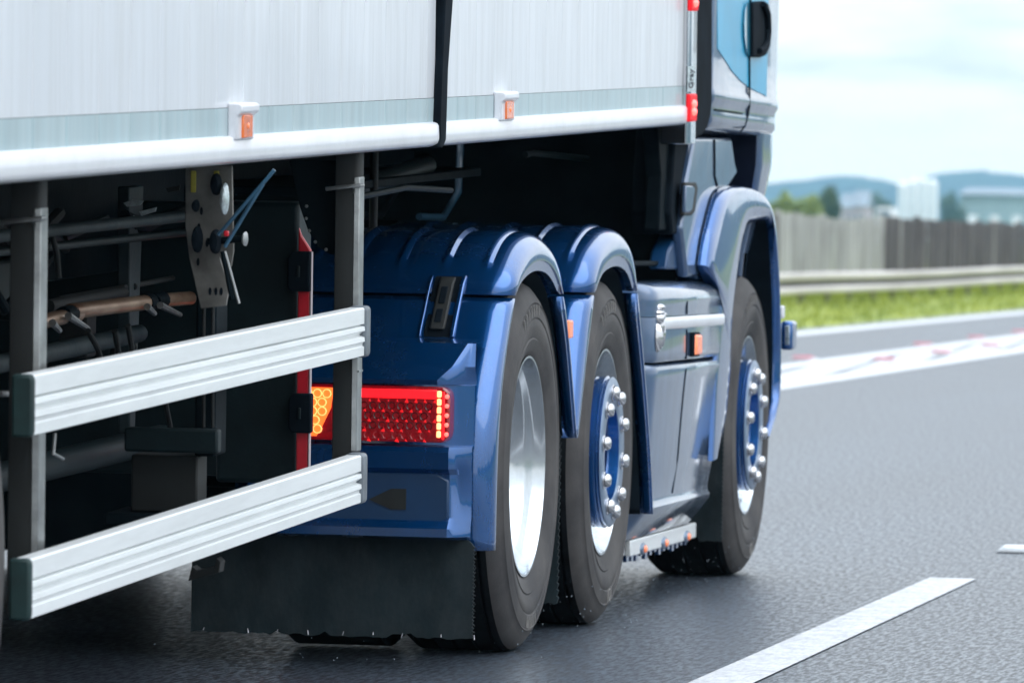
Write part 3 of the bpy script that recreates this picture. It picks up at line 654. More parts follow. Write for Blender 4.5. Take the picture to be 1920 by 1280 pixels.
# raised chrome ornament on the rear corner of the box
g = MB()
def blob(y, z, ry, rz, x=.004): g.add([(x+.012*math.sin(a)*0, y, z) for a in ()], [])
def orn(cy_, cz_, r1, r2):
    rows = []
    for i in range(5):
        t = i/4*math.pi/2; rows.append([(-.006+.022*math.sin(t), cy_+r1*math.cos(t)*math.cos(k*math.pi/6)+.001, cz_+r2*math.cos(t)*math.sin(k*math.pi/6)) for k in range(12)])
    g.grid(rows, True)
orn(20.375, .935, .022, .012); orn(20.365, .918, .024, .010); orn(20.41, .912, .026, .010); orn(20.385, .905, .035, .014)
orn(20.375, .875, .014, .034); orn(20.395, .852, .018, .05); orn(20.36, .900, .014, .02); orn(20.345, .84, .012, .045)
g.build('corner_emblem', 'chrome', TR)
g = MB(); g.prism([(20.52, .155), (21.92, .155), (21.92, .205), (20.52, .205)], 0, -.12, -.10); sl = g.build('sill', 'alu', TR, True, .004)
for px in (1205, 1245, 1287):
    p_ = AX(px, 1028-(px-1205)*.28, -.10); q = MB(); q.dome((-.10, p_.y, p_.z), .020, .010, 0, 1); q.v = [(v[0], p_.y+(v[1]-p_.y)*3, v[2]) for v in q.v]; b_ = q.build('sill_lamp', 'steelc', sl)
    q = MB(); q.dome((-.093, p_.y, p_.z), .013, .009, 0, 1); q.v = [(v[0], p_.y+(v[1]-p_.y)*2.2, v[2]) for v in q.v]; q.build('sill_lamp_lens', 'orange', sl)
q = MB(); rnd = random.Random(9); pts = [(20.54, .156)]
for k in range(14): y = 20.55+k*.095; z = .138+rnd.uniform(-.01, .006); pts += [(y, .150), (y+.004, z), (y+.045, z), (y+.049, .150)]
pts.append((21.90, .156)); q.prism(pts, 0, -.13, -.118); q.build('sill_brush', 'paint', TR, False)
# front wheel arch
def Y2(px, py, X=0): v = AX(px, py, X); return (v.y, v.z)
ao = [(1337, 864), (1344, 700), (1353, 552), (1345, 530), (1333, 500), (1340, 450), (1353, 395), (1360, 370), (1368, 357), (1380, 350), (1396, 348), (1412, 351), (1427, 358), (1438, 368), (1447, 382), (1453, 400), (1457, 432), (1461, 500), (1464, 580), (1465, 660), (1463, 745), (1455, 785), (1441, 822)]
ai = [(1347, 855), (1366, 803), (1376, 700), (1383, 600), (1388, 550), (1394, 502), (1399, 465), (1406, 434), (1411, 422), (1418, 417), (1432, 414), (1445, 413), (1450, 418), (1453, 434), (1457, 500), (1460, 560), (1461.5, 660), (1459.5, 745), (1452, 780), (1440, 815)]
AO = [Y2(*p) for p in ao]; AI = [Y2(*p) for p in ai]
def rs(P_, n):
    L_ = [0]
    for a, b in zip(P_, P_[1:]): L_.append(L_[-1]+math.hypot(b[0]-a[0], b[1]-a[1]))
    o = []
    for i in range(n):
        t = L_[-1]*i/(n-1); k = 0
        while k < len(L_)-2 and L_[k+1] < t: k += 1
        f = (t-L_[k])/(L_[k+1]-L_[k]+1e-9); o.append((P_[k][0]+(P_[k+1][0]-P_[k][0])*f, P_[k][1]+(P_[k+1][1]-P_[k][1])*f))
    return o
AOr, AIr = rs(AO, 80), rs(AI, 80)
for c_ in (MB, MM):
    rows = []
    for o, i in zip(AOr, AIr):
        o = Vector((0, *o)); i = Vector((0, *i)); d = (i-o)
        dq = .045 if o.z > .97 else .018
        row = [o+Vector((-dq, 0, 0)), o+Vector((-dq*.8, 0, 0))]
        for q in range(1, 6):
            a = q/5*math.pi/2; row.append(o+Vector((-dq*.7+dq*.7*math.sin(a), 0, 0))+d*(.14*(1-math.cos(a))))
        row += [o+d*.55+Vector((.004, 0, 0)), o+d*.8, o+d*.92+Vector((-.01, 0, 0)), i+Vector((-.018, 0, 0)), i+Vector((-.026, 0, 0))]
        rows.append(row)
    g = c_(); g.grid(rows); o_ = g.build('wheel_arch', 'paint', TR, angle=60)
    g = c_(); rows = [[(-.024, *i), (-.55, i[0], i[1])] for i in AIr]; g.grid(rows); o_ = g.build('wheel_arch_liner', 'rubber', TR)
    g = c_(); g.add([(-.56, 21.6, .25), (-.56, 23.2, .25), (-.56, 23.2, 1.3), (-.56, 21.6, 1.3)], [(0, 1, 2, 3)]); g.build('wheel_well', 'dark', TR)
# bumper corner lamp
p0 = AX(1478, 626, -.035)
g = MB(); pc = AY(1478, 628, 23.35)
g.box((pc.x-.022, 23.3, pc.z-.052), (pc.x+.022, 23.42, pc.z+.050)); bl = g.build('corner_lamp', 'paint', TR, True, .012, 3, label='small lamp pod sticking out ahead of the front arch')
g = MB(); g.box((pc.x-.004, 23.29, pc.z-.034), (pc.x+.011, 23.31, pc.z+.034)); g.build('lens', 'silver', bl, True, .002)
g = MB(); 
for k in range(7): g.box((pc.x-.003, 23.285, pc.z-.03+k*.009), (pc.x+.010, 23.292, pc.z-.026+k*.009))
g.build('lens_ribs', 'dpost', bl, False)
g = MB(); g.box((pc.x-.3, 23.32, pc.z-.03), (pc.x-.015, 23.40, pc.z+.03)); g.build('lamp_bracket', 'paint_dark', TR, True, .01)
q = AY(1466, 585, 23.3); g = MB(); g.box((q.x-.02, 23.28, q.z-.022), (q.x+.006, 23.34, q.z+.022)); g.build('reflector_tab', 'white', TR, True, .005)
# cab: lofted plan sections, right side at x=0
def plan(z, xin, yb, yf, rf, rr=.05):
    pts = []
    for k in range(7):
        a = k/6*math.pi/2; pts.append((xin-rr+rr*math.sin(a), yb+rr-rr*math.cos(a)))
    for t in (.25, .5, .75): pts.append((xin, yb+rr+(yf-rf-yb-rr)*t))
    for k in range(9):
        a = k/8*math.pi/2; pts.append((xin-rf*.75+rf*.75*math.cos(a), yf-rf+rf*math.sin(a)))
    full = pts+[(mirx(x), y) for x, y in reversed(pts)]
    return [(x, y, z) for x, y in full]
lv = [(1.50, -.05, 21.44, 23.25), (1.505, -.022, 21.42, 23.27), (1.53, -.004, 21.415, 23.28), (1.56, -.006, 21.41, 23.29), (1.585, -.006, 21.41, 23.29), (1.60, .001, 21.41, 23.30), (1.615, .003, 21.41, 23.3), (1.628, .001, 21.41, 23.3), (1.64, -.004, 21.41, 23.3), (1.75, -.004, 21.41, 23.3), (1.95, -.002, 21.41, 23.3), (2.4, -.005, 21.41, 23.28), (3.0, -.03, 21.41, 23.15), (3.6, -.08, 21.45, 22.95), (3.75, -.15, 21.5, 22.8)]
g = MB(); g.grid([plan(z, x, yb, yf, .34) for z, x, yb, yf in lv], True, True); g.build('cab', 'paintg', TR, angle=45, label='tall cab with steel blue and turquoise side')
# lower front body strip in front of the step recess
g = MB(); rows = []
for z, yb, x in ((1.51, 22.70, -.01), (1.40, 22.70, -.012), (1.30, 22.72, -.03), (1.22, 22.74, -.05), (1.1, 22.78, -.08), (.5, 22.9, -.14), (.25, 22.95, -.2)):
    pl = plan(z, x, yb, 23.27-(1.51-z)*.12, .34, .02); n_ = len(pl)//2; rows.append(pl[:n_]+[(-1.25, pl[n_-1][1], z), (-1.25, yb, z)])
g.grid(rows, True, True); g.build('front_corner', 'paintg', TR, angle=40)
g = MB(); rows = []
for z, yb, x in ((1.505, 22.70, -.03), (1.40, 22.70, -.032), (1.30, 22.72, -.05), (1.22, 22.74, -.07), (1.15, 22.76, -.09)):
    rows.append([(-.9, yb-.012, z), (x, yb-.012, z), (x, yb+.002, z), (-.9, yb+.002, z)])
g.grid(rows, True, True); g.build('step_shade_plate', 'navyp', TR)  # added dark plate: recess shade painted over the rear face
v_ = AX(1069, 617, .0); g = MB(); g.box((-.03, v_.y-.035, v_.z-.026), (.004, v_.y+.035, v_.z+.026)); g.build('side_marker', 'orange', TR, True, .005)
# step recess block (dark) and light fairing behind it
g = MB(); g.box((-.9, 21.9, .9), (-.16, 22.75, 1.502)); g.build('step_well', 'navyp', TR, True, .02)
for zz in (1.27,):
    g = MB(); g.box((-.16, 22.1, zz), (-.09, 22.7, zz+.02)); g.build('step', 'dark', TR, True, .005)
fp = [Y2(px, py, -.05) for px, py in [(1303, 258), (1372, 258), (1378, 300), (1384, 325), (1366, 352), (1350, 366), (1341, 396), (1325, 492), (1325, 520), (1290, 520), (1280, 430), (1286, 360)]]
g = MB(); g.prism(fp, 0, -.09, -.05); g.build('step_fairing', 'paintg', TR, True, .012, 3)
g = MB(); ha = [Y2(px, py, -.045) for px, py in [(1283, 342), (1303, 342), (1306, 352), (1300, 398), (1294, 404), (1280, 404)]]
g.prism(ha, 0, -.055, -.040); hb_ = g.build('flap_surround', 'dpost', TR, True, .004)
ha2 = [Y2(px, py, -.04) for px, py in [(1285, 348), (1299, 348), (1301, 354), (1296, 394), (1292, 398), (1283, 398)]]
g = MB(); g.prism(ha2, 0, -.05, -.036); g.build('flap_cover', 'paintg', hb_, True, .004)
g = MB(); s_ = [Y2(px, py, -.048) for px, py in [(1339, 262), (1340.5, 262), (1341, 330), (1346, 350), (1344.5, 350), (1339.5, 330)]]; g.prism(s_, 0, -.052, -.046); g.build('panel_seam', 'rubber', TR, False)
# livery, door seam and handle
lp = [(21.47, 3.2)]+[Y2(px, py, .0) for px, py in [(1346, 5), (1347, 92), (1360, 112), (1374, 134), (1390, 152), (1404, 163), (1420, 172), (1434, 178), (1438, 182)]]+[Y2(1442, 5), (22.74, 3.2)]
g = MB(); g.prism(lp, 0, -.008, -.0012); g.build('livery_patch', 'cyan', TR, False, label='turquoise curved area on the cab side')
seam = [Y2(px, py, .0) for px, py in [(1404.5, 0), (1404.5, 100), (1404.8, 160), (1405, 200), (1404, 222), (1399, 238), (1390, 249)]]
for a_, b_ in ((.019, 0),):
    g = MB(); rows = []
    for y, z in seam:
        xo = .0025 if 1.59 < z < 1.64 else (.0035 if z > 1.64 else -.003)
        rows.append([(xo-.006, y-.003, z), (xo+.0008, y-.003, z), (xo+.0008, y+.003, z), (xo-.006, y+.003, z)])
    rows[0] = [(v[0], v[1], 2.9) for v in rows[0]]
    g.grid(rows, True, True); g.build('door_seam', 'rubber', TR, False)
g = MB(); g.box((-.01, Y2(1342, 218)[0], 1.565), (-.0005, Y2(1392, 218)[0], 1.570)); g.build('door_seam', 'rubber', TR, False)
rc = [Y2(px, py, .003) for px, py in [(1404.5, 4), (1399, 8), (1396, 20), (1394.5, 45), (1395, 70), (1398, 95), (1401, 102), (1404.5, 105)]]
g = MB(); g.prism(rc, 0, .002, .006); g.build('handle_recess', 'cyan_d', TR, False) if 'cyan_d' in M else None
M['cyan_d'] = mat('turquoise_recess', (.0, .22, .36), .3, .2, 1., .1, 3)
g.build('handle_recess', 'cyan_d', TR, False)
h1 = [Y2(px, py, .004) for px, py in [(1405, 4), (1405, 107), (1420, 108), (1430, 104), (1437, 88), (1440, 60), (1439, 25), (1433, 6), (1425, 2)]]
g = MB(); g.prism(h1, 0, .002, .018); hd = g.build('door_handle', 'rubber', TR, True, .006, 3)
hl = [Y2(px, py, .018) for px, py in [(1427, 8), (1434, 25), (1436, 55), (1434, 80), (1427, 92), (1420, 96)]]
g = MB(); g.tube([(.026, y, z) for y, z in hl], .010, 10); g.build('grip', 'rubber', hd)
# windows of the cab above the frame
g = MB(); g.prism([(21.95, 2.35), (22.95, 2.30), (22.9, 2.8), (22.3, 3.05), (21.95, 3.05)], 0, -.03, .002); g.build('side_window', 'glassd', TR, False)
g = MB(); g.box((-2.3, 23.27, 2.2), (-.2, 23.31, 3.0)); g.build('windscreen', 'glassd', TR, True, .01)
# cab back wall, extender fins
g = MB(); g.box((-2.42, 21.36, .95), (-.10, 21.40, 3.4)); g.build('cab_back', 'dark', TR, False)  # shade behind the trailer front put into the wall's dark colour
for c_ in (MB, MM):
    g = c_(); g.prism([Y2(1303, -900), Y2(1303, 240), Y2(1300, 256), Y2(1306, 262), Y2(1318, 255), Y2(1328, 240), Y2(1333, 222), Y2(1336, 190), Y2(1339, -900)], 0, -.05, -.001); g.build('side_extender', 'rubber', TR, True, .012, 3)
    g = c_(); g.prism([Y2(1232, 236, -.09), Y2(1258, 238, -.09), Y2(1262, 300, -.09), Y2(1256, 430, -.09), Y2(1236, 432, -.09), Y2(1240, 330, -.09)], 0, -.14, -.09); g.build('stay_bracket', 'dark', TR, True, .006)
    g = c_(); g.prism([Y2(1268, 240, -.07), Y2(1302, 262, -.07), Y2(1300, 300, -.07), Y2(1283, 438, -.07), Y2(1262, 440, -.07), Y2(1258, 400, -.07)], 0, -.2, -.07); g.build('support_panel', 'rubber', TR, True, .008)
    g = c_(); g.prism([Y2(1275, 430, -.08), Y2(1284, 432, -.08), Y2(1300, 505, -.08), Y2(1250, 505, -.08), Y2(1255, 470, -.08)], 0, -.14, -.08); g.build('corner_gusset', 'paint_dark', TR, True, .008)
# catwalk things over the side box
g = MB(); g.box((-.75, 20.35, 1.06), (-.11, 21.35, 1.075)); g.build('catwalk', 'dark', TR, True, .004)
g = MB(); g.box((-.11, 21.50, 1.015), (-.055, 21.76, 1.075)); g.build('fairing_step', 'paint_dark', TR, True, .006)
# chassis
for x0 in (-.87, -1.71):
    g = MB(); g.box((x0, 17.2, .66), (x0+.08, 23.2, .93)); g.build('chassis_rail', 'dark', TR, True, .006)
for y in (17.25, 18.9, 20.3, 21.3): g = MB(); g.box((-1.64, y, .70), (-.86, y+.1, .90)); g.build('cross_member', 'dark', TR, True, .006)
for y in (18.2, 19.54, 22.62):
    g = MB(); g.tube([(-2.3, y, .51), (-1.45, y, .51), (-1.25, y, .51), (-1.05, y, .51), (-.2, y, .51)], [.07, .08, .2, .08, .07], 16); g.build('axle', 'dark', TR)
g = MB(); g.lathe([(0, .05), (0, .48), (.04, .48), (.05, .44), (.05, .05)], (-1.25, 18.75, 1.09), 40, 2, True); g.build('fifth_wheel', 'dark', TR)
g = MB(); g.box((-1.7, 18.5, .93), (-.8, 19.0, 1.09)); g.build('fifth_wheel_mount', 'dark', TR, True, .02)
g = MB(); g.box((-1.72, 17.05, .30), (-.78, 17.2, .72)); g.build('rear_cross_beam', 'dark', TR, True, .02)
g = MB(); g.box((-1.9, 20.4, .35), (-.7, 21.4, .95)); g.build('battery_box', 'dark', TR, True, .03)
g = MB(); g.box((-2.44, 20.2, .06), (-2.40, 22.0, .26)); g.build('gap_blocker', 'dark', TR, True, .005)  # added blocker, hides the bright road showing under the left side
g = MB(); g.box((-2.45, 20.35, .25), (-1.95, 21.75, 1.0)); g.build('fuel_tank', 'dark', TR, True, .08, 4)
p_ = AX(810, 400, -.42)
g = MB(); g.tube([(-.55, 18.55, 1.05), (-.55, 18.55, 1.42)], .012, 10); g.build('stand_post', 'dpost', TR)
for k, (xa_, ya_, m_) in enumerate(((-.75, 20.9, 'bluehose'), (-.95, 20.9, 'rubber'), (-1.1, 20.95, 'bluehose'))):
    g = MB(); g.tube([(xa_, ya_+.4, 1.9), (xa_, ya_+.1, 1.5), (xa_+.03, ya_-.1, 1.28), (xa_+.02, ya_-.3, 1.2), (xa_, ya_-.6, 1.2)], .011, 8); g.build('air_hose', m_, TR)
g = MB(); g.lathe([(-.14, .02), (-.13, .11), (.13, .11), (.14, .02)], (-1.0, 20.6, 1.08), 24, 0, True); g.build('air_tank', 'dark', TR)
p_ = AX(930, 410, -.8); g = MB(); g.lathe([(-.02, .03), (-.01, .055), (.02, .06), (.06, .05)], (p_.x, p_.y, p_.z-.01), 20, 0, True); g.build('cap', 'copper', TR)

# ================================================================ TRAILER
PIV = (-1.25, 16.0, 0.0)
TL = thing('semi_trailer', 'white ribbed box semi-trailer with grey lower band and side guard rails', 'trailer', PIV, (R(1.8), 0, 0))
TLM = ROOTM[TL.name]; TLI = TLM.inverted()
class MT(MB):                          # coordinates in the level trailer frame (x, y, z as if it were not pitched)
    def build(s, name, ms, parent=TL, *a, **k):
        s.v = [(v[0]-PIV[0], v[1]-PIV[1], v[2]-PIV[2]) for v in s.v]
        return super().build(name, ms, parent, *a, world=False, **k)
class MTM(MT):
    def add(s, vs, fs): return super().add([(mirx(v[0]), v[1], v[2]) for v in vs], fs)
def TP(px, py, X=0):                    # traced point -> trailer frame (y, z)
    v = TLI @ AX(px, py, X); return (v.y+PIV[1], v.z+PIV[2])
def TY(px, py, Y):                      # traced on a plane of constant world y -> trailer frame (x, z)
    v = TLI @ AY(px, py, Y); return (v.x+PIV[0], v.z+PIV[2])
zb = (TP(0, 345)[1]+TP(820, 277)[1]+TP(1275, 235)[1])/3
zl = (TP(0, 284)[1]+TP(815, 237)[1]+TP(1275, 197)[1])/3
zg = (TP(0, 223)[1]+TP(815, 191)[1]+TP(1270, 156)[1])/3
YF = TP(1283, 100)[0]; YG = TP(821, 150)[0]
ZT = 4.1
# side skin with panel grooves
def skinstrip(c_, y0, y1, z0, z1, x, name, mt, pitch=.27, dep=.0022, fine=True):
    ys = []; y = y0
    pr = [(0, 0)]; 
    n = int((y1-y0)/pitch); pts = [(y0, x)]
    for i in range(1, n+1):
        yy = y0+i*pitch
        if yy > y1-.02: break
        pts += [(yy-.004, x), (yy-.002, x-dep), (yy+.002, x-dep), (yy+.004, x)]
    pts.append((y1, x))
    rows = [[(px_, py_, z0) for py_, px_ in pts], [(px_, py_, z1) for py_, px_ in pts]]
    g = c_(); g.grid(rows); return g.build(name, mt, smooth=False)
def ribs(mt_name, scale):
    m = M[mt_name]; t = m.node_tree; b = t.nodes['Principled BSDF']
    c = t.nodes.new('ShaderNodeTexCoord'); mp_ = t.nodes.new('ShaderNodeMapping'); mp_.inputs['Scale'].default_value = (0, 1, 0.01)
    nn = t.nodes.new('ShaderNodeTexNoise'); nn.inputs['Scale'].default_value = scale; nn.inputs['Detail'].default_value = 3
    bp = t.nodes.new('ShaderNodeBump'); bp.inputs['Distance'].default_value = .002; bp.inputs['Strength'].default_value = .5
    t.links.new(c.outputs['Object'], mp_.inputs[0]); t.links.new(mp_.outputs[0], nn.inputs['Vector']); t.links.new(nn.outputs[0], bp.inputs['Height']); t.links.new(bp.outputs[0], b.inputs['Normal'])
ribs('skin', 14); ribs('band', 14)
Y0T = 7.3
for c_ in (MT, MTM):
    skinstrip(c_, Y0T, YG-.02, zg, ZT, -.004, 'side_skin', 'skin'); skinstrip(c_, YG+.02, YF, zg, ZT, -.004, 'side_skin', 'skin')
    skinstrip(c_, Y0T, YG-.02, zl, zg-.001, -.003, 'lower_band', 'band'); skinstrip(c_, YG+.02, YF, zl, zg-.001, -.003, 'lower_band', 'band')
    H_ = zl-zb
    rs_ = [(-.05, zl+.003), (.0, zl+.003), (.008, zl), (.012, zl-.006), (.012, zb+H_*.30), (.010, zb+H_*.16), (.002, zb+.004), (-.012, zb), (-.06, zb), (-.06, zb+.02)]
    for a_, b_ in ((Y0T, YG-.012), (YG+.012, YF+.0)):
        g = c_(); g.prism(rs_, 1, a_, b_); g.build('side_rail', 'white', TL, True, 0, angle=50)
    # slanting black seal strip between the two body sections
    st = [(TP(838, 2), TP(824, 2)), (TP(829, 130), TP(818, 130)), (TP(826, 235), TP(814, 235)), (TP(825, 262), TP(815, 258)), (TP(819, 277), TP(812, 276))]
    rows = []
    f0 = st[0]; up = ZT
    d0 = (f0[0][0]-st[1][0][0])/(f0[0][1]-st[1][0][1]); 
    rows.append([(-.02, f0[1][0], ZT), (.014, f0[1][0], ZT), (.014, f0[0][0]+.12, ZT), (-.02, f0[0][0]+.12, ZT)])
    for a_, b_ in st:
        rows.append([(-.03, b_[0], b_[1]), (.016, b_[0], b_[1]), (.016, a_[0], a_[1]), (-.03, a_[0], a_[1])])
    g = c_(); g.grid(rows, True, True); g.build('seal_strip', 'rubber', TL, True, .004)
g = MT(); g.box((-2.49, YG-.03, zb+.03), (-.008, YG+.03, ZT-.01)); g.build('body_joint', 'dark', smooth=False)
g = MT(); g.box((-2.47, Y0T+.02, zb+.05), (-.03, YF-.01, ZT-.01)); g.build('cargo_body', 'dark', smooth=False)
g = MT(); g.box((-2.5, Y0T, ZT), (0, YF+.2, ZT+.03)); g.build('roof', 'white', TL, True, .01)
g = MT(); g.box((-2.5, Y0T-.03, zb), (0, Y0T, ZT)); g.build('rear_doors', 'white', TL, True, .005)
# front corner post with red lamps
for c_ in (MT, MTM):
    ya, yb_ = YF+.002, TP(1301.5, 100)[0]
    g = c_(); g.prism([(-.07, ya), (.008, ya), (.013, ya+.02), (.013, yb_-.035), (.006, yb_-.02), (.010, yb_-.008), (.0, yb_), (-.07, yb_)], 2, zb-.06, ZT); cp = g.build('corner_post', 'chrome', TL, True, .002, label='polished front corner post')
    for (p0_, p1_) in (((1291, -20), (1291, 21)), ((1288, 176), (1288, 228))):
        a1 = TP(*p0_); b1_ = TP(*p1_); ym = (a1[0]+b1_[0])/2; z0_, z1_ = b1_[1], a1[1]
        g = c_(); g.box((.008, ym-.075, z0_), (.022, ym+.075, z1_)); lm = g.build('red_marker_lamp', 'lens2', TL, True, .01, 3)
        for f in (.36, .64):
            q = c_(); q.dome((.021, ym, z0_+(z1_-z0_)*f), .014, .010, 0, 1); q.v = [(v[0], ym+PIV[1]*0+(v[1]-ym)*3.2, v[2]) for v in q.v]; q.build('lit_bulb', 'led_side', lm)
vs, fs = textmesh('Gray', .05, .001)
pt = TP(1288, 148); g = MT(); g.add([(.0145+v.z, pt[0]-v.y*2.6, pt[1]+v.x*.62) for v in vs], fs)
g.build('maker_plate_lettering', 'textm', TL, False)
g = MT(); g.box((.0125, pt[0]-.075, pt[1]-.04), (.0135, pt[0]+.075, pt[1]+.04)); g.build('maker_plate', 'silver', TL, False)
# amber marker lamps on the side
for (xa_, ya_, xb_2, yb_2) in ((438, 192, 470, 263), (935, 171, 960, 227)):
    a1 = TP(xa_, (ya_+yb_2)/2, .01); b1_ = TP(xb_2, (ya_+yb_2)/2, .01); zt_ = TP(xb_2, ya_, .01)[1]; z0_ = TP(xa_, yb_2, .01)[1]
    g = MT(); g.prism([(-.004, z0_), (.018, z0_), (.018, zt_-.028), (.030, zt_-.02), (.030, zt_-.004), (.022, zt_), (-.004, zt_)], 1, a1[0], b1_[0]); mk = g.build('marker_lamp', 'white', TL, True, .004, label='amber side marker in a white housing')
    g = MT(); yy0 = a1[0]+(b1_[0]-a1[0])*.26; yy1 = a1[0]+(b1_[0]-a1[0])*.80; g.box((.015, yy0, z0_+.004), (.023, yy1, zt_-.026)); g.build('lens', 'amber', mk, True, .003)
    g = MT(); g.dome((.022, (yy0+yy1)/2, (z0_+zt_)/2-.01), .008, .004, 0, 1); g.build('bulb_reflection', 'orange', mk)
# side guards
def bar(c_, pl, pr, lab=None):
    (yl_, zt1), (yr_, zt2) = TP(*pl[0], 0), TP(*pr[0], 0); zb1, zb2 = TP(*pl[1], 0)[1], TP(*pr[1], 0)[1]
    zt = (zt1+zt2)/2; zbb = (zb1+zb2)/2; h = zt-zbb
    s_ = [(1.0, -.035), (1.0, -.004), (.975, 0), (.67, 0), (.66, -.010), (.64, -.011), (.61, .001), (.53, .002), (.50, -.004), (.45, -.011), (.43, -.011), (.395, .001), (.31, .002), (.285, -.003), (.22, -.004), (.20, 0), (.02, 0), (0, -.006), (0, -.035)]
    sec_ = [(x, zbb+f*h) for f, x in s_]
    g = c_(); g.prism(sec_, 1, yl_+.012, yr_-.03); b_ = g.build('guard_rail', 'alu', TL, True, 0, angle=30, label=lab)
    g = c_(); g.prism([(-.040, zbb-.002), (.0, zbb-.002), (.003, zbb+.01), (.003, zt-.01), (.0, zt+.002), (-.040, zt+.002)], 1, yl_-.012, yl_+.012); g.build('end_cap', 'capg', b_, True, .006)
    g = c_(); g.prism([(-.040, zbb-.003), (.002, zbb-.003), (.004, zbb+.01), (.004, zt-.01), (.002, zt+.003), (-.040, zt+.003)], 1, yr_-.03, yr_+.035); g.build('end_cap', 'capgrey', b_, True, .008)
    return yl_, yr_, zbb, zt
for c_ in (MT, MTM):
    u = bar(c_, ((62, 702), (70, 815)), ((688, 577), (690, 667)), 'upper of the two ribbed aluminium guard rails')
    l = bar(c_, ((57, 1048), (62, 1163)), ((682, 852), (686, 937)), 'lower of the two ribbed aluminium guard rails')
    for pi, (Yp, x0_, x1_) in enumerate(((12.78, -.134, -.074), (15.78, -.092, -.034))):
        z0_ = l[2]-.02 if pi == 0 else l[2]
        g = c_(); g.prism([(x0_, Yp), (x1_-.012, Yp), (x1_-.004, Yp+.004), (x1_, Yp+.012), (x1_, Yp+.06), (x0_, Yp+.06)], 2, z0_, zb+.03)
        po = g.build('guard_post', 'dpost', TL, True, .002)
        g = c_(); g.prism([(x1_-.012, Yp-.002), (x1_+.002, Yp+.002), (x1_+.004, Yp+.05), (x1_-.002, Yp+.05)], 2, l[3]+.002 if pi else z0_, zb-.06); g.build('post_edge', 'steel', po, True, .002)
        g = c_(); g.tube([(x0_-.02, Yp-.01, zb-.09), (x0_+.02, Yp-.02, zb-.085), (x1_+.005, Yp-.012, zb-.08), (x1_+.008, Yp+.01, zb-.08)], .005, 8)
        g.lathe([(0, .012), (.03, .012)], (x1_-.01, Yp+.01, zb-.10), 10, 2, True); g.build('clamp', 'steel', po)
        if pi: 
            g = c_(); g.box((x1_-.02, Yp+.002, u[3]-.16), (x1_+.006, Yp+.05, u[3]-.155)); g.build('bolt', 'steel', po)
    # gusset beside the second post
    gp = [TY(px, py, 15.84) for px, py in [(548, 300), (640, 300), (640, 478), (622, 476), (600, 462), (582, 430), (568, 390), (556, 340)]]
    g = c_(); g.prism(gp, 1, 15.845, 15.855); gu = g.build('gusset_plate', 'dark', TL, True, .002)
    for px, py in ((580, 386), (579, 409), (585, 432), (596, 453), (616, 467)):
        x_, z_ = TY(px, py, 15.84); q = c_(); q.dome((x_, 15.845, z_), .0045, .006, 1, -1, 8, 3); q.build('bolt', 'steel', gu)
# box with red edge
bx0, zt_ = TY(415, 392, 16.1); bx1, _ = TY(566, 430, 16.1); zb_ = TY(500, 905, 16.1)[1]
g = MT(); g.box((bx0, 16.1, zb_), (bx1, 16.26, zt_+.02)); tb = g.build('storage_box', 'boxp', TL, True, .012, 3)
rx1 = TY(589, 600, 16.1)[0]; rz1 = TY(575, 425, 16.1)[1]; rz0 = TY(575, 882, 16.1)[1]
g = MT(); g.prism([(bx1+.002, rz0), (rx1-.002, rz0), (rx1-.002, rz1-.055), (bx1+.010, rz1-.02), (bx1+.002, rz1)], 1, 16.085, 16.10); rd = g.build('box_door', 'red', TL, True, .005, label='red edge of the black storage box')
g = MT(); g.box((rx1-.0015, 16.083, rz0), (rx1+.0015, 16.10, rz1-.06)); g.build('door_edge', 'pinkish', rd, False)
for (t_, b_) in ((470, 546), (736, 811)):
    a1 = TY(545, t_, 16.07); c1 = TY(586, b_, 16.07)
    g = MT(); g.prism([(a1[0]+.008, c1[1]), (c1[0], c1[1]), (c1[0], a1[1]), (a1[0]+.012, a1[1]), (a1[0], a1[1]-.015), (a1[0], c1[1]+.012)], 1, 16.065, 16.10); la_ = g.build('door_latch', 'rubber', TL, True, .004)
    cx_ = (a1[0]+c1[0])/2; cz_ = (a1[1]+c1[1])/2; q = MT(); q.box((cx_-.004, 16.060, cz_-.014), (cx_+.004, 16.066, cz_+.014)); q.build('latch_pin', 'boxp', la_, True, .002)
# landing gear
def TV(px, py, Yw):
    x_, z_ = TY(px, py, Yw); return (x_, Yw, z_)
pp = [TY(px, py, 14.5) for px, py in [(355, 310), (443, 310), (445, 470), (440, 500), (418, 480), (436, 540), (430, 572), (382, 578), (360, 480), (354, 420)]]
g = MT(); g.prism(pp, 1, 14.5, 14.506); lp_ = g.build('landing_gear_plate', 'zinc', TL, True, .002)
for px, py in ((400, 545), (411, 545), (421, 545), (380, 425), (395, 455), (378, 490), (385, 395)):
    x_, z_ = TY(px, py, 14.5); q = MT(); q.lathe([(0, .0035), (-.002, .0035)], (x_, 14.5, z_), 8, 1, True); q.v = [(v[0], v[1], z_+(v[2]-z_)*2.6) for v in q.v]; q.build('slot', 'rubber', lp_, False)
for (cx_, cy_, rw, rh, mt_, nm) in ((428, 372, .009, .036, 'silver', 'round_reflector'), (466, 447, .005, .016, 'steel', 'knob_end'), (376, 448, .012, .03, 'rubber', 'bracket'), (410, 452, .013, .028, 'rubber', 'spigot'), (374, 385, .007, .014, 'rubber', 'bracket'), (412, 345, .012, .025, 'rubber', 'bracket')):
    x_, z_ = TY(cx_, cy_, 14.46); q = MT(); q.lathe([(0, 1), (-.5, .95), (-1, .7), (-1.1, .02)], (0, 0, 0), 16, 1, True)
    q.v = [(x_+v[0]*rw, 14.5-.03+v[1]*.03, z_+v[2]*rh) for v in q.v]; q.build(nm, mt_, TL)
